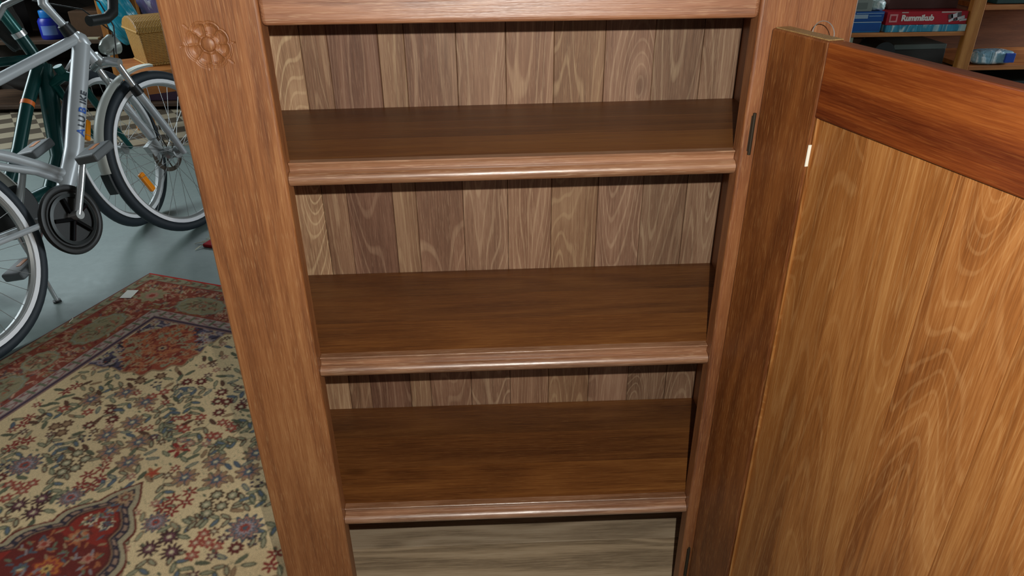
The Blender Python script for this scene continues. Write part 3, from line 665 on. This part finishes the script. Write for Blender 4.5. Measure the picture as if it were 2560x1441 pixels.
def bicycle(label, O, psi, lean, L, FM, col, kind):
    RM = frameM(O, psi, lean); root = thing('bicycle', label, 'bicycle', RM); I = Matrix.Identity(4)
    FF = RM.inverted() @ FM
    root_children = []
    if kind == 'silver':
        fm = SILVER; mb = MB()
        mb.tube([V(-.190,.780), V(-.242,.900)], .0235, 18)
        mb.tube([V(-.205,.835), V(-.215,.865), V(-.225,.88)], [.030,.032,.024], 18)
        mb.tube([V(-.215,.842), V(-.470,.505), V(-.655,.325)], [.031,.032,.028], 20)
        mb.tube([V(-.228,.868), V(-.606,.800), V(-.845,.760)], .019, 16)
        mb.tube([V(-.56,.440), V(-.64,.500), V(-.73,.562), V(-.80,.602), V(-.845,.68), V(-.875,.82)], .0185, 16)
        mb.tube([V(-.57,.415), V(-.66,.485), V(-.78,.545), V(-.84,.62)], .0135, 14)
        mb.tube([V(-.667,.295,-.04), V(-.667,.295,.04)], .024, 18)
        for s_ in (-1, 1):
            mb.tube([V(-.667,.295,s_*.02), V(-.80,.325,s_*.045), V(-L,.345,s_*.062)], .010, 10)
            mb.tube([V(-.83,.65,s_*.012), V(-.90,.585,s_*.045), V(-L,.345,s_*.062)], .009, 10)
        mb.obj('frame', fm, root, smooth=True)
    else:
        mb = MB()
        mb.tube([V(-.158,.735), V(-.190,.870)], .024, 18)
        mb.tube([V(-.150,.775), V(-.333,.792), V(-.74,.80)], .017, 16)
        mb.tube([V(-.150,.745), V(-.21,.60), V(-.29,.40), V(-.40,.300)], [.030,.036,.034,.030], 18)
        mb.tube([V(-.180,.745), V(-.315,.62), V(-.446,.477), V(-.63,.31)], .024, 18)
        mb.tube([V(-.64,.295), V(-.80,.80)], .018, 16)
        mb.tube([V(-.40,.300), V(-.64,.295)], .024, 16); mb.tube([V(-.64,.295,-.04), V(-.64,.295,.04)], .024, 16)
        for s_ in (-1, 1):
            mb.tube([V(-.64,.295,s_*.02), V(-L,.345,s_*.06)], .010, 10); mb.tube([V(-.76,.70,s_*.012), V(-L,.345,s_*.06)], .008, 10)
        mb.obj('frame', GREEN, root, smooth=True)
        e = MB().tube([V(-.302,.632), V(-.316,.619)], .0248, 18).obj('frame_band', plain('orange_band', (225,110,40), .4), root, smooth=True); e['label'] = 'orange band'
    # fork
    silver = kind == 'silver'; mb = MB(); mc = MB()
    if silver:
        for s_ in (-1, 1):
            mb.tube([V(.004,.335,s_*.058), V(-.030,.43,s_*.058), V(-.112,.632,s_*.056)], [.012,.016,.0175], 16)
            mc.tube([V(-.112,.632,s_*.056), V(-.150,.745,s_*.055)], .0135, 16)
        ob = mb.obj('fork', SILVER, root, smooth=True); ob.matrix_local = FF
        mc.obj('fork_tube', CHROME, ob, smooth=True)
        mb = MB()
        for s_ in (-1, 1): mb.tube([V(-.106,.616,s_*.057), V(-.120,.652,s_*.056)], [.0215,.0195], 16)
        mb.tube([V(-.105,.615,-.057), V(-.085,.640,-.03), V(-.078,.648,0), V(-.085,.640,.03), V(-.105,.615,.057)], .010, 10)
        mb.obj('fork_boot', BLACK, ob, smooth=True)
        MB().tube([V(-.150,.745,-.070), V(-.158,.757,-.03), V(-.165,.760,0), V(-.158,.757,.03), V(-.150,.745,.070)], [.017,.019,.022,.019,.017], 14).obj('fork_crown', CHROME, ob, smooth=True)
        MB().tube([V(-.165,.755), V(-.190,.792)], .019, 16).obj('steerer', STEEL, ob, smooth=True)
        # lamp in front of the head tube
        lm = FF @ Matrix.Translation(V(-.100,.812)) @ Matrix.Rotation(math.radians(80), 4, 'Y')
        o = MB().lathe([(0,-.045),(.018,-.042),(.032,-.02),(.038,.015),(.040,.02),(.036,.022),(.030,.012),(0,0)], I, 28, False).obj('headlight', plain('grey_lamp_plastic', (150,156,150), .25, .3), root, smooth=True); o.matrix_local = lm
        MB().tube([(0,0,-.02),(.03,0,-.03),(.055,0,-.045)], .005, 8).obj('lamp_bracket', STEEL, o, smooth=True)
        for k, pth in enumerate(([V(-.25,1.02,.10), V(-.15,.97,.09), V(-.10,.88,.06), V(-.13,.78,.05)], [V(-.25,1.02,-.12), V(-.12,.96,-.04), V(-.08,.86,.02), V(-.15,.74,.04), V(-.11,.62,.07), V(-.03,.42,-.02)])):
            o = MB().tube(pth, .0028, 8).obj('brake_cable', BLACK, root, smooth=True); o.matrix_local = FF
    else:
        for s_ in (-1, 1): mb.tube([V(0,.345,s_*.056), V(-.073,.482,s_*.056), V(-.150,.675,s_*.052)], [.010,.014,.016], 14)
        mb.tube([V(-.150,.675,-.06), V(-.148,.700,0), V(-.150,.675,.06)], [.016,.022,.016], 14); mb.tube([V(-.148,.70), V(-.16,.74)], .018, 14)
        ob = mb.obj('fork', GREENL, root, smooth=True); ob.matrix_local = FF
        MB().tube([V(-.12,.715,.0), V(-.05,.745,.0), V(0,.73,0)], .006, 8).obj('brake_bridge', CHROME, ob, smooth=True)
    wheel('front_wheel', root, FF, 0, stripe=True, refl=([200] if silver else [140]), disc=silver, rimmat=STEEL)
    if silver: fender(root, FF, 0, 82, 177, FENDER, 'fender')
    if silver:
        C = FF @ Matrix.Translation(V(0, R_)) @ AXL
        prof = [(.366,-.022),(.374,0),(.366,.022),(.370,.0)]
        o = MB().lathe(prof, I, 12, True, math.radians(81), math.radians(108)).obj('fender_tip', CREAM, root, smooth=True); o.matrix_local = C; o['label'] = 'cream front end of the fender'
    wheel('rear_wheel', root, I, -L, stripe=True, refl=[30])
    fender(root, I, -L, 20, 170, FENDER if silver else BLACK, 'fender', False)
    bb = (-.667, .310) if silver else (-.64, .295)
    # chain case
    cx, cz = (-.672, .298) if silver else (-.645, .295)
    if silver:
        MB().lathe([(0,.0),(.100,.0),(.104,.004),(.112,.006),(.122,.004),(.126,-.004),(.122,-.014),(.10,-.016),(0,-.016)], Matrix.Translation(V(cx,cz,.062)) @ AXL, 56, False).obj('chain_case', plain('brown_black_plastic', (17,16,14), .45), root, smooth=True)
        o = root_case = [c for c in root.children if c.name.startswith('chain_case')][-1]
        MB().lathe([(.092,.003),(.092,.007),(.080,.008),(.080,.003)], Matrix.Translation(V(cx,cz,.062)) @ AXL, 56).obj('chain_guard_ring', plain('dark_grey_ring', (44,48,48), .3, .4), o, smooth=True)
        mb = MB()
        for k in range(5):
            t = math.radians(72*k+20); mb.tube([V(cx,cz,.070), V(cx+.078*math.cos(t), cz+.078*math.sin(t), .070)], .007, 8)
        mb.obj('chainring_spider', plain('black_metal', (30,30,32), .25, .7), o, smooth=True)
        mb = MB().obox(V(-L+.03,.25,.045), V(.012,.0,0), V(.01,.045,0), V(0,0,.012)); mb.obj('derailleur', STEEL, root, bevel=.003)
    else:
        poly = []; rr = .115; hx, hz, hr = -L, .350, .060
        for k in range(-75, 105, 8): t = math.radians(k); poly.append(V(cx+rr*math.cos(t), cz+rr*math.sin(t)))
        for k in range(105, 262, 10): t = math.radians(k); poly.append(V(hx+hr*math.cos(t), hz+hr*math.sin(t)))
        MB().prism(poly, V(0,0,.050), V(0,0,.066)).obj('chain_case', BLACK, root, bevel=.006, segs=3)
    for s_, a, b in ((1, .135, .178), (-1, -.11, -.13)):
        mb = MB().tube([V(bb[0],bb[1],s_*.06), V(bb[0],bb[1],s_*.102)], .017, 16)
        mb.tube([V(bb[0],bb[1],s_*.088), V(bb[0]+a*.5,bb[1]+b*.5,s_*.094), V(bb[0]+a*.93,bb[1]+b*.97,s_*.100)], [.015,.0125,.0120], 12)
        o = mb.obj('crank', CHROME if silver else STEEL, root, smooth=True)
        px, pz = bb[0]+a, bb[1]+b
        p = MB().obox(V(px,pz,s_*.150), V(.052,.012,0), V(0,.0,.047), V(-.003,.016,0)).obj('pedal', plain('grey_pedal', (96,100,102), .5), o, bevel=.008, segs=3)
        e = MB().obox(V(px+.010,pz+.0195,s_*.150), V(.020,.0046,0), V(0,0,.010), V(0,.001,0)).obj('pedal_reflector', plain('orange_reflector', (220,130,50), .4), p); e['label'] = 'small orange reflector'
    # kickstand
    mb = MB().tube([V(-.80,.330,-.05), V(-.80,.30,-.055), V(-.77,.12,-.055-.03), V(-.755,.028,-.105)], .008, 10)
    o = mb.obj('kickstand', CHROME if silver else BLACK, root, smooth=True)
    MB().tube([V(-.756,.034,-.104), V(-.752,.012,-.110)], .014, 10).obj('kickstand_foot', BLACK, o, smooth=True)
    # stem, handlebar, grips
    if silver:
        MB().tube([V(-.238,.890), V(-.252,.925)], [.0265,.022], 16).obj('headset', BLACK, root, smooth=True)
        MB().tube([V(-.250,.920), V(-.275,.968), V(-.295,1.005), V(-.280,1.04), V(-.235,1.06)], [.0145,.0145,.018,.020,.020], 16).obj('stem', SILVER, root, smooth=True)
        hb = MB().tube([V(-.44,.905,-.305), V(-.34,.95,-.28), V(-.27,1.04,-.20), V(-.235,1.06,-.06), V(-.235,1.06,.06), V(-.25,1.04,.18), V(-.285,.965,.285), V(-.325,.915,.300), V(-.37,.900,.302), V(-.44,.903,.300)], .0115, 12).obj('handlebar', STEEL, root, smooth=True)
        MB().tube([V(-.278,.985,.270), V(-.290,.95,.292), V(-.325,.912,.301), V(-.37,.897,.302), V(-.445,.900,.300)], .0175, 14).obj('grip', BLACK, hb, smooth=True)
        MB().tube([V(-.34,.95,-.28), V(-.445,.902,-.305)], .0175, 14).obj('grip', BLACK, hb, smooth=True)
    else:
        MB().tube([V(-.188,.865), V(-.194,.885)], .027, 16).obj('headset', CHROME, root, smooth=True)
        MB().tube([V(-.192,.88), V(-.235,1.02), V(-.20,1.05)], [.022,.022,.02], 16).obj('stem', GREENL, root, smooth=True)
        hb = MB().tube([V(-.40,1.05,-.29), V(-.28,1.06,-.24), V(-.20,1.05,-.08), V(-.20,1.05,.08), V(-.28,1.06,.24), V(-.40,1.05,.29)], .0115, 12).obj('handlebar', BLACK, root, smooth=True)
    # seat post and saddle
    sx, sz = (-.875, .82) if silver else (-.80, .80)
    MB().tube([V(sx,sz), V(sx-.03,sz+.15)], .013, 12).obj('seat_post', CHROME, root, smooth=True)
    poly = [V(sx-.17,sz+.15,k) for k in ()]
    vs = []; prof = [(-.15,.075,.02),(-.10,.085,.03),(-.02,.06,.03),(.06,.03,.026),(.11,.018,.018)]
    mb = MB()
    for x, w_, h in prof:
        for k in range(12):
            t = 2*math.pi*k/12; vs.append(V(sx-.03+x, sz+.165+h*math.sin(t)*.8, w_*math.cos(t)))
    fs = [(i*12+k, i*12+(k+1) % 12, (i+1)*12+(k+1) % 12, (i+1)*12+k) for i in range(4) for k in range(12)]+[tuple(reversed(range(12))), tuple(range(48, 60))]
    mb.add(vs, fs); mb.obj('saddle', BLACK, root, smooth=True)
    # rack over the rear wheel
    mb = MB()
    for s_ in (-1, 1): mb.tube([V(-.90,.745,s_*.05), V(-1.32,.745,s_*.05)], .005, 8); mb.tube([V(-1.18,.745,s_*.05), V(-L,.36,s_*.075)], .004, 8)
    for k in range(4): mb.tube([V(-.93-.12*k,.745,-.05), V(-.93-.12*k,.745,.05)], .004, 8)
    mb.obj('rear_rack', STEEL if silver else BLACK, root, smooth=True)
    return root
FMs = frameM((-1.045, 2.162, 0), 1.212, -.194)
sb = bicycle('silver aluminium bicycle nearest the rug with grey frame lettering', (-1.029, 2.163, 0), 1.297, -.237, 1.109, FMs, SILVER, 'silver')
# lettering wrapped on the down tube
def lettering():
    a = V(-.215,.842); b = V(-.470,.505); a2, b2 = b, a; d = (b2-a2).normalized(); side = V(0,0,1); up = d.cross(side) # side: towards the right of the bicycle
    if up.z < 0: up = -up
    length = (b-a).length; r = .0332
    parts = [('A', .050, .044, 1), ('LU', .084, .036, 0), ('B', .139, .042, 1), ('IKE', .176, .034, 0)]
    for txt, s0, h, blue in parts:
        cu = bpy.data.curves.new('t', 'FONT'); cu.body = txt; cu.size = h; cu.space_character = 1.1
        try: cu.offset = .0010
        except Exception: pass
        ob = bpy.data.objects.new('t', cu); COL.objects.link(ob); bpy.context.view_layer.update()
        me = bpy.data.meshes.new_from_object(ob.evaluated_get(bpy.context.evaluated_depsgraph_get()))
        bpy.data.objects.remove(ob)
        import bmesh
        bm = bmesh.new(); bm.from_mesh(me); bmesh.ops.triangulate(bm, faces=bm.faces)
        for it in range(4):
            el = [e for e in bm.edges if e.calc_length() > .005]
            if el: bmesh.ops.subdivide_edges(bm, edges=el, cuts=1); bmesh.ops.triangulate(bm, faces=bm.faces)
        bm.to_mesh(me); bm.free()
        for v in me.vertices:
            x, y = v.co.x, v.co.y; ang = (y-h*.35)/r+.05; k = 1.12 if blue else 1.05
            v.co = a2+d*(s0+x*1.0)+side*(r*math.cos(ang))*1.0+up*(-r*math.sin(-ang))
        e = link('lettering', me, plain('blue_letters', (40,96,190), .4) if blue else plain('dark_letters', (50,60,72), .4), next(c for c in sb.children if c.name.startswith('frame')))
        e['label'] = 'blue letter' if blue else 'dark letters'
lettering()
OG = (-1.305, 2.235, 0)
gb = bicycle('dark green bicycle behind the silver one with an orange frame band', OG, 1.297, -.237, 1.09, frameM(OG, 1.52, -.16), GREEN, 'green')

# bag hanging from the handlebar of the green bicycle
def blob(name, c, r, mat, label=None, cat=None, parent=None, seed=0, n=24, amp=.12, power=2.6, M=None, group=None):
    rg = random.Random(seed); ph = [rg.uniform(0, 6) for _ in range(8)]; vs = []; m = n*2
    for i in range(n+1):
        th = math.pi*i/n
        for k in range(m):
            p = 2*math.pi*k/m; d = Vector((math.sin(th)*math.cos(p), math.sin(th)*math.sin(p), math.cos(th)))
            q = (abs(d.x)**power+abs(d.y)**power+abs(d.z)**power)**(-1/power)
            f = 1+amp*(math.sin(5*d.x+ph[0]+3*d.z)*.5+math.sin(9*d.y+ph[1]+4*d.x)*.3+math.sin(14*d.z+ph[2]+9*d.x)*.25+math.sin(23*d.x+17*d.z+ph[3])*.12)
            v = d*q*f; vs.append((v.x*r[0], v.y*r[1], v.z*r[2]))
    fs = []
    for i in range(n):
        for k in range(m): fs.append((i*m+k, (i+1)*m+k, (i+1)*m+(k+1) % m, i*m+(k+1) % m))
    mb = MB(); mb.add(vs, fs); o = mb.obj(name, mat, parent, smooth=False, fix=False)
    for p in o.data.polygons: p.use_smooth = True
    o.location = c
    if M is not None: o.rotation_euler = M
    if label: tag(o, label, cat, group)
    return o
blob('pannier_bag', (-1.64, 2.16, .93), (.048, .06, .15), plain('black_nylon', (22,22,20), .6, noise=.4, nscale=12), 'black bag hanging at the handlebar of the green bicycle', 'bag', seed=2, amp=.1, M=(.0,-.25,.2))

# ================================================================== things behind on the left
tb = thing('table', 'low orange pine table with a wicker basket on it, behind the bicycles', 'table', Matrix.Translation((-1.66, 3.50, 0)) @ Matrix.Rotation(math.radians(33), 4, 'Z'))
MB().box(-.17, .85, -.03, .50, .405, .435).obj('tabletop', W_PINEX, tb, bevel=.004)
MB().box(-.14, .82, 0, .47, .30, .405).obj('apron', W_PINEX, tb, bevel=.003)
for x in (-.11, .79):
    for y in (.03, .44): MB().box(x-.025, x+.025, y-.025, y+.025, 0, .30).obj('leg', W_PINE, tb, bevel=.004)
def wicker(name, vert):
    t = NT(name); co = t.node('ShaderNodeTexCoord').outputs['Object']
    sx = t.node('ShaderNodeSeparateXYZ'); t.l.new(co, sx.inputs[0]); h = t.math('ADD', sx.outputs[0], sx.outputs[1])
    a = t.math('SINE', t.math('MULTIPLY', h, 2*math.pi/.022)); b = t.math('SINE', t.math('MULTIPLY', (sx.outputs[2] if vert else sx.outputs[0]), 2*math.pi/.0095))
    w_ = t.math('ADD', t.math('MULTIPLY', t.math('MULTIPLY', a, b), .25), t.math('ADD', t.math('MULTIPLY', b, .25), .5))
    n = t.noise(co, 60, 3); w2 = t.math('ADD', w_, t.math('MULTIPLY', t.math('SUBTRACT', n, .5), .4), clamp=True)
    t.l.new(t.ramp(w2, [(0, lin((112,72,20))), (.5, lin((172,124,52))), (1, lin((214,172,96)))]), t.b.inputs['Base Color'])
    t.b.inputs['Roughness'].default_value = .55; t.bump(w_, .8, .003); return t.m
WK = wicker('woven_wicker', True); WKL = wicker('woven_wicker_lid', False)
bk = thing('wicker_basket', 'honey coloured wicker basket with a domed lid on the pine table', 'basket', Matrix.Translation((-1.756, 3.60, .4355)) @ Matrix.Rotation(math.radians(37), 4, 'Z'))
mb = MB(); W2, D2 = .36, .30
rings = [(0.0, .0), (.07, -.006), (.15, -.012), (.192, -.016)]
vs = []; 
for z, e in rings: vs += [(e, e, z), (W2-e, e, z), (W2-e, D2-e, z), (e, D2-e, z)]
fs = [(3,2,1,0), (12,13,14,15)]
for i in range(3):
    for k in range(4): fs.append((i*4+k, i*4+(k+1) % 4, (i+1)*4+(k+1) % 4, (i+1)*4+k))
mb.add(vs, fs); mb.obj('basket_body', WK, bk, bevel=.010, segs=3)
prof = [(-.022,.194),(-.022,.206),(-.012,.222),(.03,.252),(.09,.270),(.15,.275),(.21,.270),(.27,.252),(D2+.012,.222),(D2+.022,.206),(D2+.022,.194)]
MB().prism([(-.024, y, z) for y, z in prof], (0,0,0), (W2+.048,0,0)).obj('basket_lid', WKL, bk, bevel=.008, segs=3)
e = MB().tube([(-.022,-.022,.196),(W2+.022,-.022,.196),(W2+.022,D2+.022,.196),(-.022,D2+.022,.196),(-.022,-.022,.196)], .007, 10).obj('lid_rim', WKL, bk, smooth=True)
e = MB().tube([(-.002,-.004,.0),(W2+.002,-.004,.0),(W2+.002,D2,.0),(-.002,D2,.0),(-.002,-.004,.0)], .007, 10).obj('base_rim', WKL, bk, smooth=True); e.location = (0,0,.007)
# handle slot row
e = MB()
for k in range(4): e.box(.14+.022*k, .154+.022*k, .009, .013, .158, .172)
e.obj('lattice_slots', plain('basket_dark', (60,34,10), .8), bk)

# storage rack far left
rk = thing('storage_rack', 'dark storage rack with pine posts full of dark goods behind the bicycles', 'rack', Matrix.Translation((-2.6, 4.32, 0)))
for x in (-.92, .30, 1.1):
    for y in (0, .5): MB().box(x-.022, x+.022, y-.022, y+.022, 0, 1.5).obj('post', W_PINE, rk, bevel=.003)
for z in (.04, .475, .93, 1.35):
    MB().box(-.95, 1.13, -.03, .52, z-.012, z+.012).obj('shelf', W_DIM, rk, bevel=.002)
MB().box(-.95, 1.13, .522, .535, 0, 1.5).obj('backboard', plain('dark_backboard', (46,40,34), .8), rk)
DK = plain('dark_cardboard', (38,34,32), .8, noise=.3, nscale=9); DG = plain('dark_grey_cloth', (48,52,54), .8, noise=.5, nscale=14)
tag(MB().box(-3.42,-3.02,4.36,4.72,.488,.80).obj('storage_box', DK, bevel=.006), 'dark box on the rack left of the blue canister', 'box')
tag(MB().box(-2.56,-2.34,4.38,4.75,.488,.66).obj('storage_box', plain('brown_box', (92,64,40), .8, noise=.2), bevel=.006), 'brown box on the rack right of the blue canister', 'box')
blob('dark_bundle', (-2.66, 4.58, 1.045), (.3,.14,.085), DG, 'grey cloth bundle on the upper shelf of the rack', 'bundle', seed=5, amp=.15)
blob('dark_bundle', (-2.85, 4.57, .195), (.38,.14,.115), DK, 'black bundle on the lowest shelf of the rack', 'bundle', seed=6, amp=.15)
tag(MB().box(-2.24,-1.94,4.36,4.74,.0525,.30).obj('storage_box', plain('plum_box', (58,30,52), .8), bevel=.006), 'plum coloured box on the lowest shelf of the rack', 'box')
tag(MB().box(-2.56,-2.36,4.295,4.34,.4885,.500).obj('board', plain('pale_board', (190,180,150), .7), bevel=.002), 'pale strip of board on the front edge of the rack shelf', 'board')
cn = thing('canister', 'bright blue canister with a light blue cap on the rack', 'canister', Matrix.Translation((-2.70, 4.39, .4875)))
MB().lathe([(0,0),(.070,0),(.075,.008),(.075,.115),(.062,.135),(0,.137)], Matrix.Identity(4), 28, False).obj('canister_body', plain('blue_plastic', (24,44,170), .35), cn, smooth=True)
MB().lathe([(0,.137),(.052,.137),(.054,.142),(.054,.178),(.050,.184),(0,.185)], Matrix.Identity(4), 28, False).obj('cap', plain('light_blue_plastic', (30,130,215), .35), cn, smooth=True)
MB().lathe([(.0755,.03),(.0762,.03),(.0762,.09),(.0755,.09)], Matrix.Identity(4), 14, True, -2.0, -.7).obj('canister_label', plain('pale_blue_print', (110,140,210), .5), cn, smooth=True)
def foil(name, rgb, rgb2):
    t = NT(name); co = t.node('ShaderNodeTexCoord').outputs['Object']; n = t.noise(t.map(co, (1,1,.25), rot=(0,.5,0)), 22, 3, .5, 1.2)
    t.l.new(t.ramp(n, [(.3, lin(rgb)), (.52, lin(rgb)), (.62, lin(rgb2))]), t.b.inputs['Base Color']); t.b.inputs['Roughness'].default_value = .25
    t.bump(n, .8, .01); return t.m
blob('plastic_bag', (-2.07, 4.08, .66), (.10,.07,.17), foil('teal_plastic', (20,150,180), (120,190,200)), 'teal plastic bag bulging behind the wicker basket', 'bag', seed=8, amp=.14, M=(0,-.4,0))
blob('plastic_bag', (-1.87, 4.17, .66), (.085,.06,.17), foil('lilac_plastic', (120,112,160), (200,205,225)), 'lilac and white plastic bag behind the wicker basket', 'bag', seed=9, amp=.16, M=(0,-.3,0))
blob('plastic_bag', (-1.70, 4.20, .66), (.06,.06,.17), foil('plum_plastic', (80,24,84), (110,50,110)), 'plum plastic bag half hidden by the cabinet', 'bag', seed=10, amp=.12, M=(0,-.2,0))

# ================================================================== shelf with games on the right
sh = thing('storage_shelf', 'open pine shelf unit holding boxed games, behind the cabinet door', 'shelf', Matrix.Translation((2.4, 2.4, 0)))
for x in (-.72, .058, .95):
    MB().box(x-.028, x+.028, 0, .035, 0, 1.25).obj('post', W_PINE, sh, bevel=.003); MB().box(x-.028, x+.028, .42, .455, 0, 1.25).obj('post', W_PINE, sh, bevel=.003)
for z in (.25, .735, 1.02): MB().box(-.75, .030, .004, .45, z, z+.018).obj('shelf_board', W_PINEX, sh, bevel=.002)
for z in (.28, .60, .862): MB().box(.088, .95, .004, .45, z-.02, z).obj('shelf_board', W_PINEX, sh, bevel=.002)
MB().box(.088, .95, .456, .47, .1, 1.25).obj('backboard', W_BOARD, sh)
MB().box(-.32, -.26, .456, .49, 0, 1.25).obj('post', W_PINE, sh, bevel=.003)
MB().box(-.75, .03, .492, .50, .1, 1.25).obj('backboard', plain('brown_panel', (84,60,44), .8, noise=.2, nscale=4), sh)
BLUEB = plain('blue_card', (24,78,150), .35, noise=.25, nscale=14)
ZS = .7535
def gamebox(name, x0, x1, y0, y1, z0, z1, mat, label):
    r = thing(name, label, 'box', Matrix.Translation(((x0+x1)/2, (y0+y1)/2, z0)))
    hx, hy, h = (x1-x0)/2, (y1-y0)/2, z1-z0
    MB().box(-hx, hx, -hy, hy, 0, h).obj('box_body', mat, r, bevel=.0015)
    return r, hx, hy, h
def card(parent, name, mat, x0, x1, z0, z1, y, label=None):
    e = MB().box(x0, x1, y-.0006, y, z0, z1).obj(name, mat, parent)
    if label: e['label'] = label
    return e
def text(parent, txt, size, loc, mat, name='lettering', bold=.0006):
    cu = bpy.data.curves.new('t', 'FONT'); cu.body = txt; cu.size = size; cu.extrude = .0003; cu.offset = bold
    ob = bpy.data.objects.new('t', cu); COL.objects.link(ob); bpy.context.view_layer.update()
    me = bpy.data.meshes.new_from_object(ob.evaluated_get(bpy.context.evaluated_depsgraph_get())); bpy.data.objects.remove(ob)
    for v in me.vertices: v.co = Vector((v.co.x+loc[0], loc[1]-v.co.z, v.co.y+loc[2]))
    return link(name, me, mat, parent)
WHT = plain('white_print', (226,220,212), .5)
b1, hx, hy, h = gamebox('game_box', 1.80, 2.040, 2.415, 2.66, ZS, ZS+.046, plain('light_blue_card', (36,120,186), .3, noise=.3, nscale=18), 'light blue flat box, lower of the two blue boxes')
card(b1, 'print', BLUEB, -.02, hx-.004, .006, .040, -hy-.0004); card(b1, 'edge_line', WHT, -hx+.002, hx-.002, .043, .045, -hy-.0004)
b2, hx, hy, h = gamebox('game_box', 1.81, 2.045, 2.415, 2.65, ZS+.0465, ZS+.0885, BLUEB, 'dark blue box on top of the light blue one')
card(b2, 'edge_line', plain('pale_print', (170,200,225), .5), -.01, hx-.004, .034, .036, -hy-.0004); card(b2, 'print', plain('silver_print', (150,170,190), .4), -.015, .045, .013, .030, -hy-.0004, 'pale blurred title')
card(b2, 'edge_line', plain('pale_print2', (150,190,220), .5), .05, hx-.012, .022, .024, -hy-.0004)
b3, hx, hy, h = gamebox('game_box', 1.80, 1.985, 2.42, 2.60, ZS+.0890, ZS+.135, plain('grey_card', (132,140,134), .5), 'grey box on top of the blue boxes')
card(b3, 'print', plain('dull_print', (104,112,108), .5), .02, .07, .010, .036, -hy-.0004)
WRAP = foil('white_wrap', (190,215,215), (240,250,250))
blob('wrapped_parcel', (2.022, 2.47, ZS+.112), (.036,.05,.026), WRAP, 'crumpled white wrapped parcel beside the grey box', 'parcel', seed=21, amp=.10)
TEAL = foil('teal_shrink_wrap', (60,140,170), (190,215,215))
b4, hx, hy, h = gamebox('game_box', 2.062, 2.428, 2.408, 2.66, ZS, ZS+.030, TEAL, 'shrink wrapped teal box under the red game box')
RC = plain('red_card', (178,28,44), .35, noise=.18, nscale=9)
b5, hx, hy, h = gamebox('game_box', 2.058, 2.424, 2.412, 2.67, ZS+.0303, ZS+.0853, RC, 'red game box with white title on the shelf')
card(b5, 'logo', plain('pink_logo', (214,140,140), .5), -hx+.012, -hx+.048, .012, .046, -hy-.0004, 'square pale logo')
card(b5, 'logo_mark', RC, -hx+.019, -hx+.041, .019, .039, -hy-.0011)
text(b5, 'Rummikub', .034, (-hx+.066, -hy-.0006, .018), WHT, bold=.0016)
TI = plain('tile_grey', (84,72,74), .5); TW = plain('tile_white', (206,200,204), .5)
def tile(cx, cz, w_, hh, a, m, nm='print'):
    ca, sa = math.cos(a), math.sin(a); MB().obox((cx, -hy-.0007, cz), (w_*ca, 0, w_*sa), (-hh*sa, 0, hh*ca), (0, .0004, 0)).obj(nm, m, b5)
for a_ in ((.105,.034,.010,.010,.3,TI), (.122,.036,.014,.009,.3,TW), (.143,.041,.009,.010,.2,TI), (.112,.018,.012,.005,.4,TW), (.130,.020,.009,.006,.3,TI), (.152,.026,.018,.007,.3,TW), (.165,.018,.016,.004,.1,TW)): tile(*a_)
card(b5, 'edge_print', plain('pale_edge_print', (190,170,160), .6), -.12, -.09, .050, .0545, -hy-.0004); card(b5, 'edge_print', plain('pale_edge_print2', (190,170,160), .6), .06, .15, .049, .0545, -hy-.0004)
tag(MB().box(2.10,2.42,2.50,2.80,ZS+.0856,ZS+.14).obj('storage_box', plain('dull_plum_box', (88,58,52), .7, noise=.2), bevel=.003), 'dull brown box lying on the red game box', 'box')
blob('wrapped_parcel', (2.612, 2.46, .632), (.10,.05,.031), foil('blue_white_wrap', (130,170,190), (235,245,250)), 'long clear wrapped packet on the right hand shelf', 'packet', seed=22, amp=.06, power=4)
pk = bpy.data.objects['wrapped_parcel.001']; pk.name = 'wrapped_packet'
e = MB().box(.036,.082,-.0585,-.050,-.020,.022).obj('sticker', plain('blue_sticker', (30,70,170), .4), pk, bevel=.003); e['label'] = 'blue label'
tag(MB().box(2.55,3.1,2.43,2.75,.864,1.0).obj('storage_box', plain('green_box', (14,60,58), .6, noise=.3), bevel=.003), 'dark green box on the top right hand shelf', 'box')
tag(MB().box(2.52,3.1,2.44,2.78,.281,.52).obj('storage_box', plain('dark_teal_box', (20,40,42), .7), bevel=.003), 'dark teal box on the low right hand shelf', 'box')
# items under the games shelf
tag(MB().box(1.70,2.02,2.60,2.80,.2685,.72).obj('storage_box', plain('bright_box', (205,225,205), .6), bevel=.003), 'pale upright box below the shelf of games', 'box')
o = MB().lathe([(0,-.02),(.045,-.02),(.05,-.01),(.05,.14),(0,.14)], Matrix.Rotation(math.radians(90), 4, 'X'), 28, False).obj('tin', BLACK, smooth=True); o.location = (2.085, 2.56, .66)
tag(o, 'round black tin end below the shelf of games', 'tin')
tag(MB().box(2.17,2.42,2.50,2.82,.2685,.66).obj('storage_box', plain('dark_crate', (40,36,32), .7, noise=.3), bevel=.003), 'dark crate below the shelf of games', 'crate')
tag(MB().box(2.17,2.42,2.50,2.80,.6605,.684).obj('tray', plain('grey_lid', (90,100,96), .5), bevel=.003), 'grey lid on the dark crate below the games', 'lid')
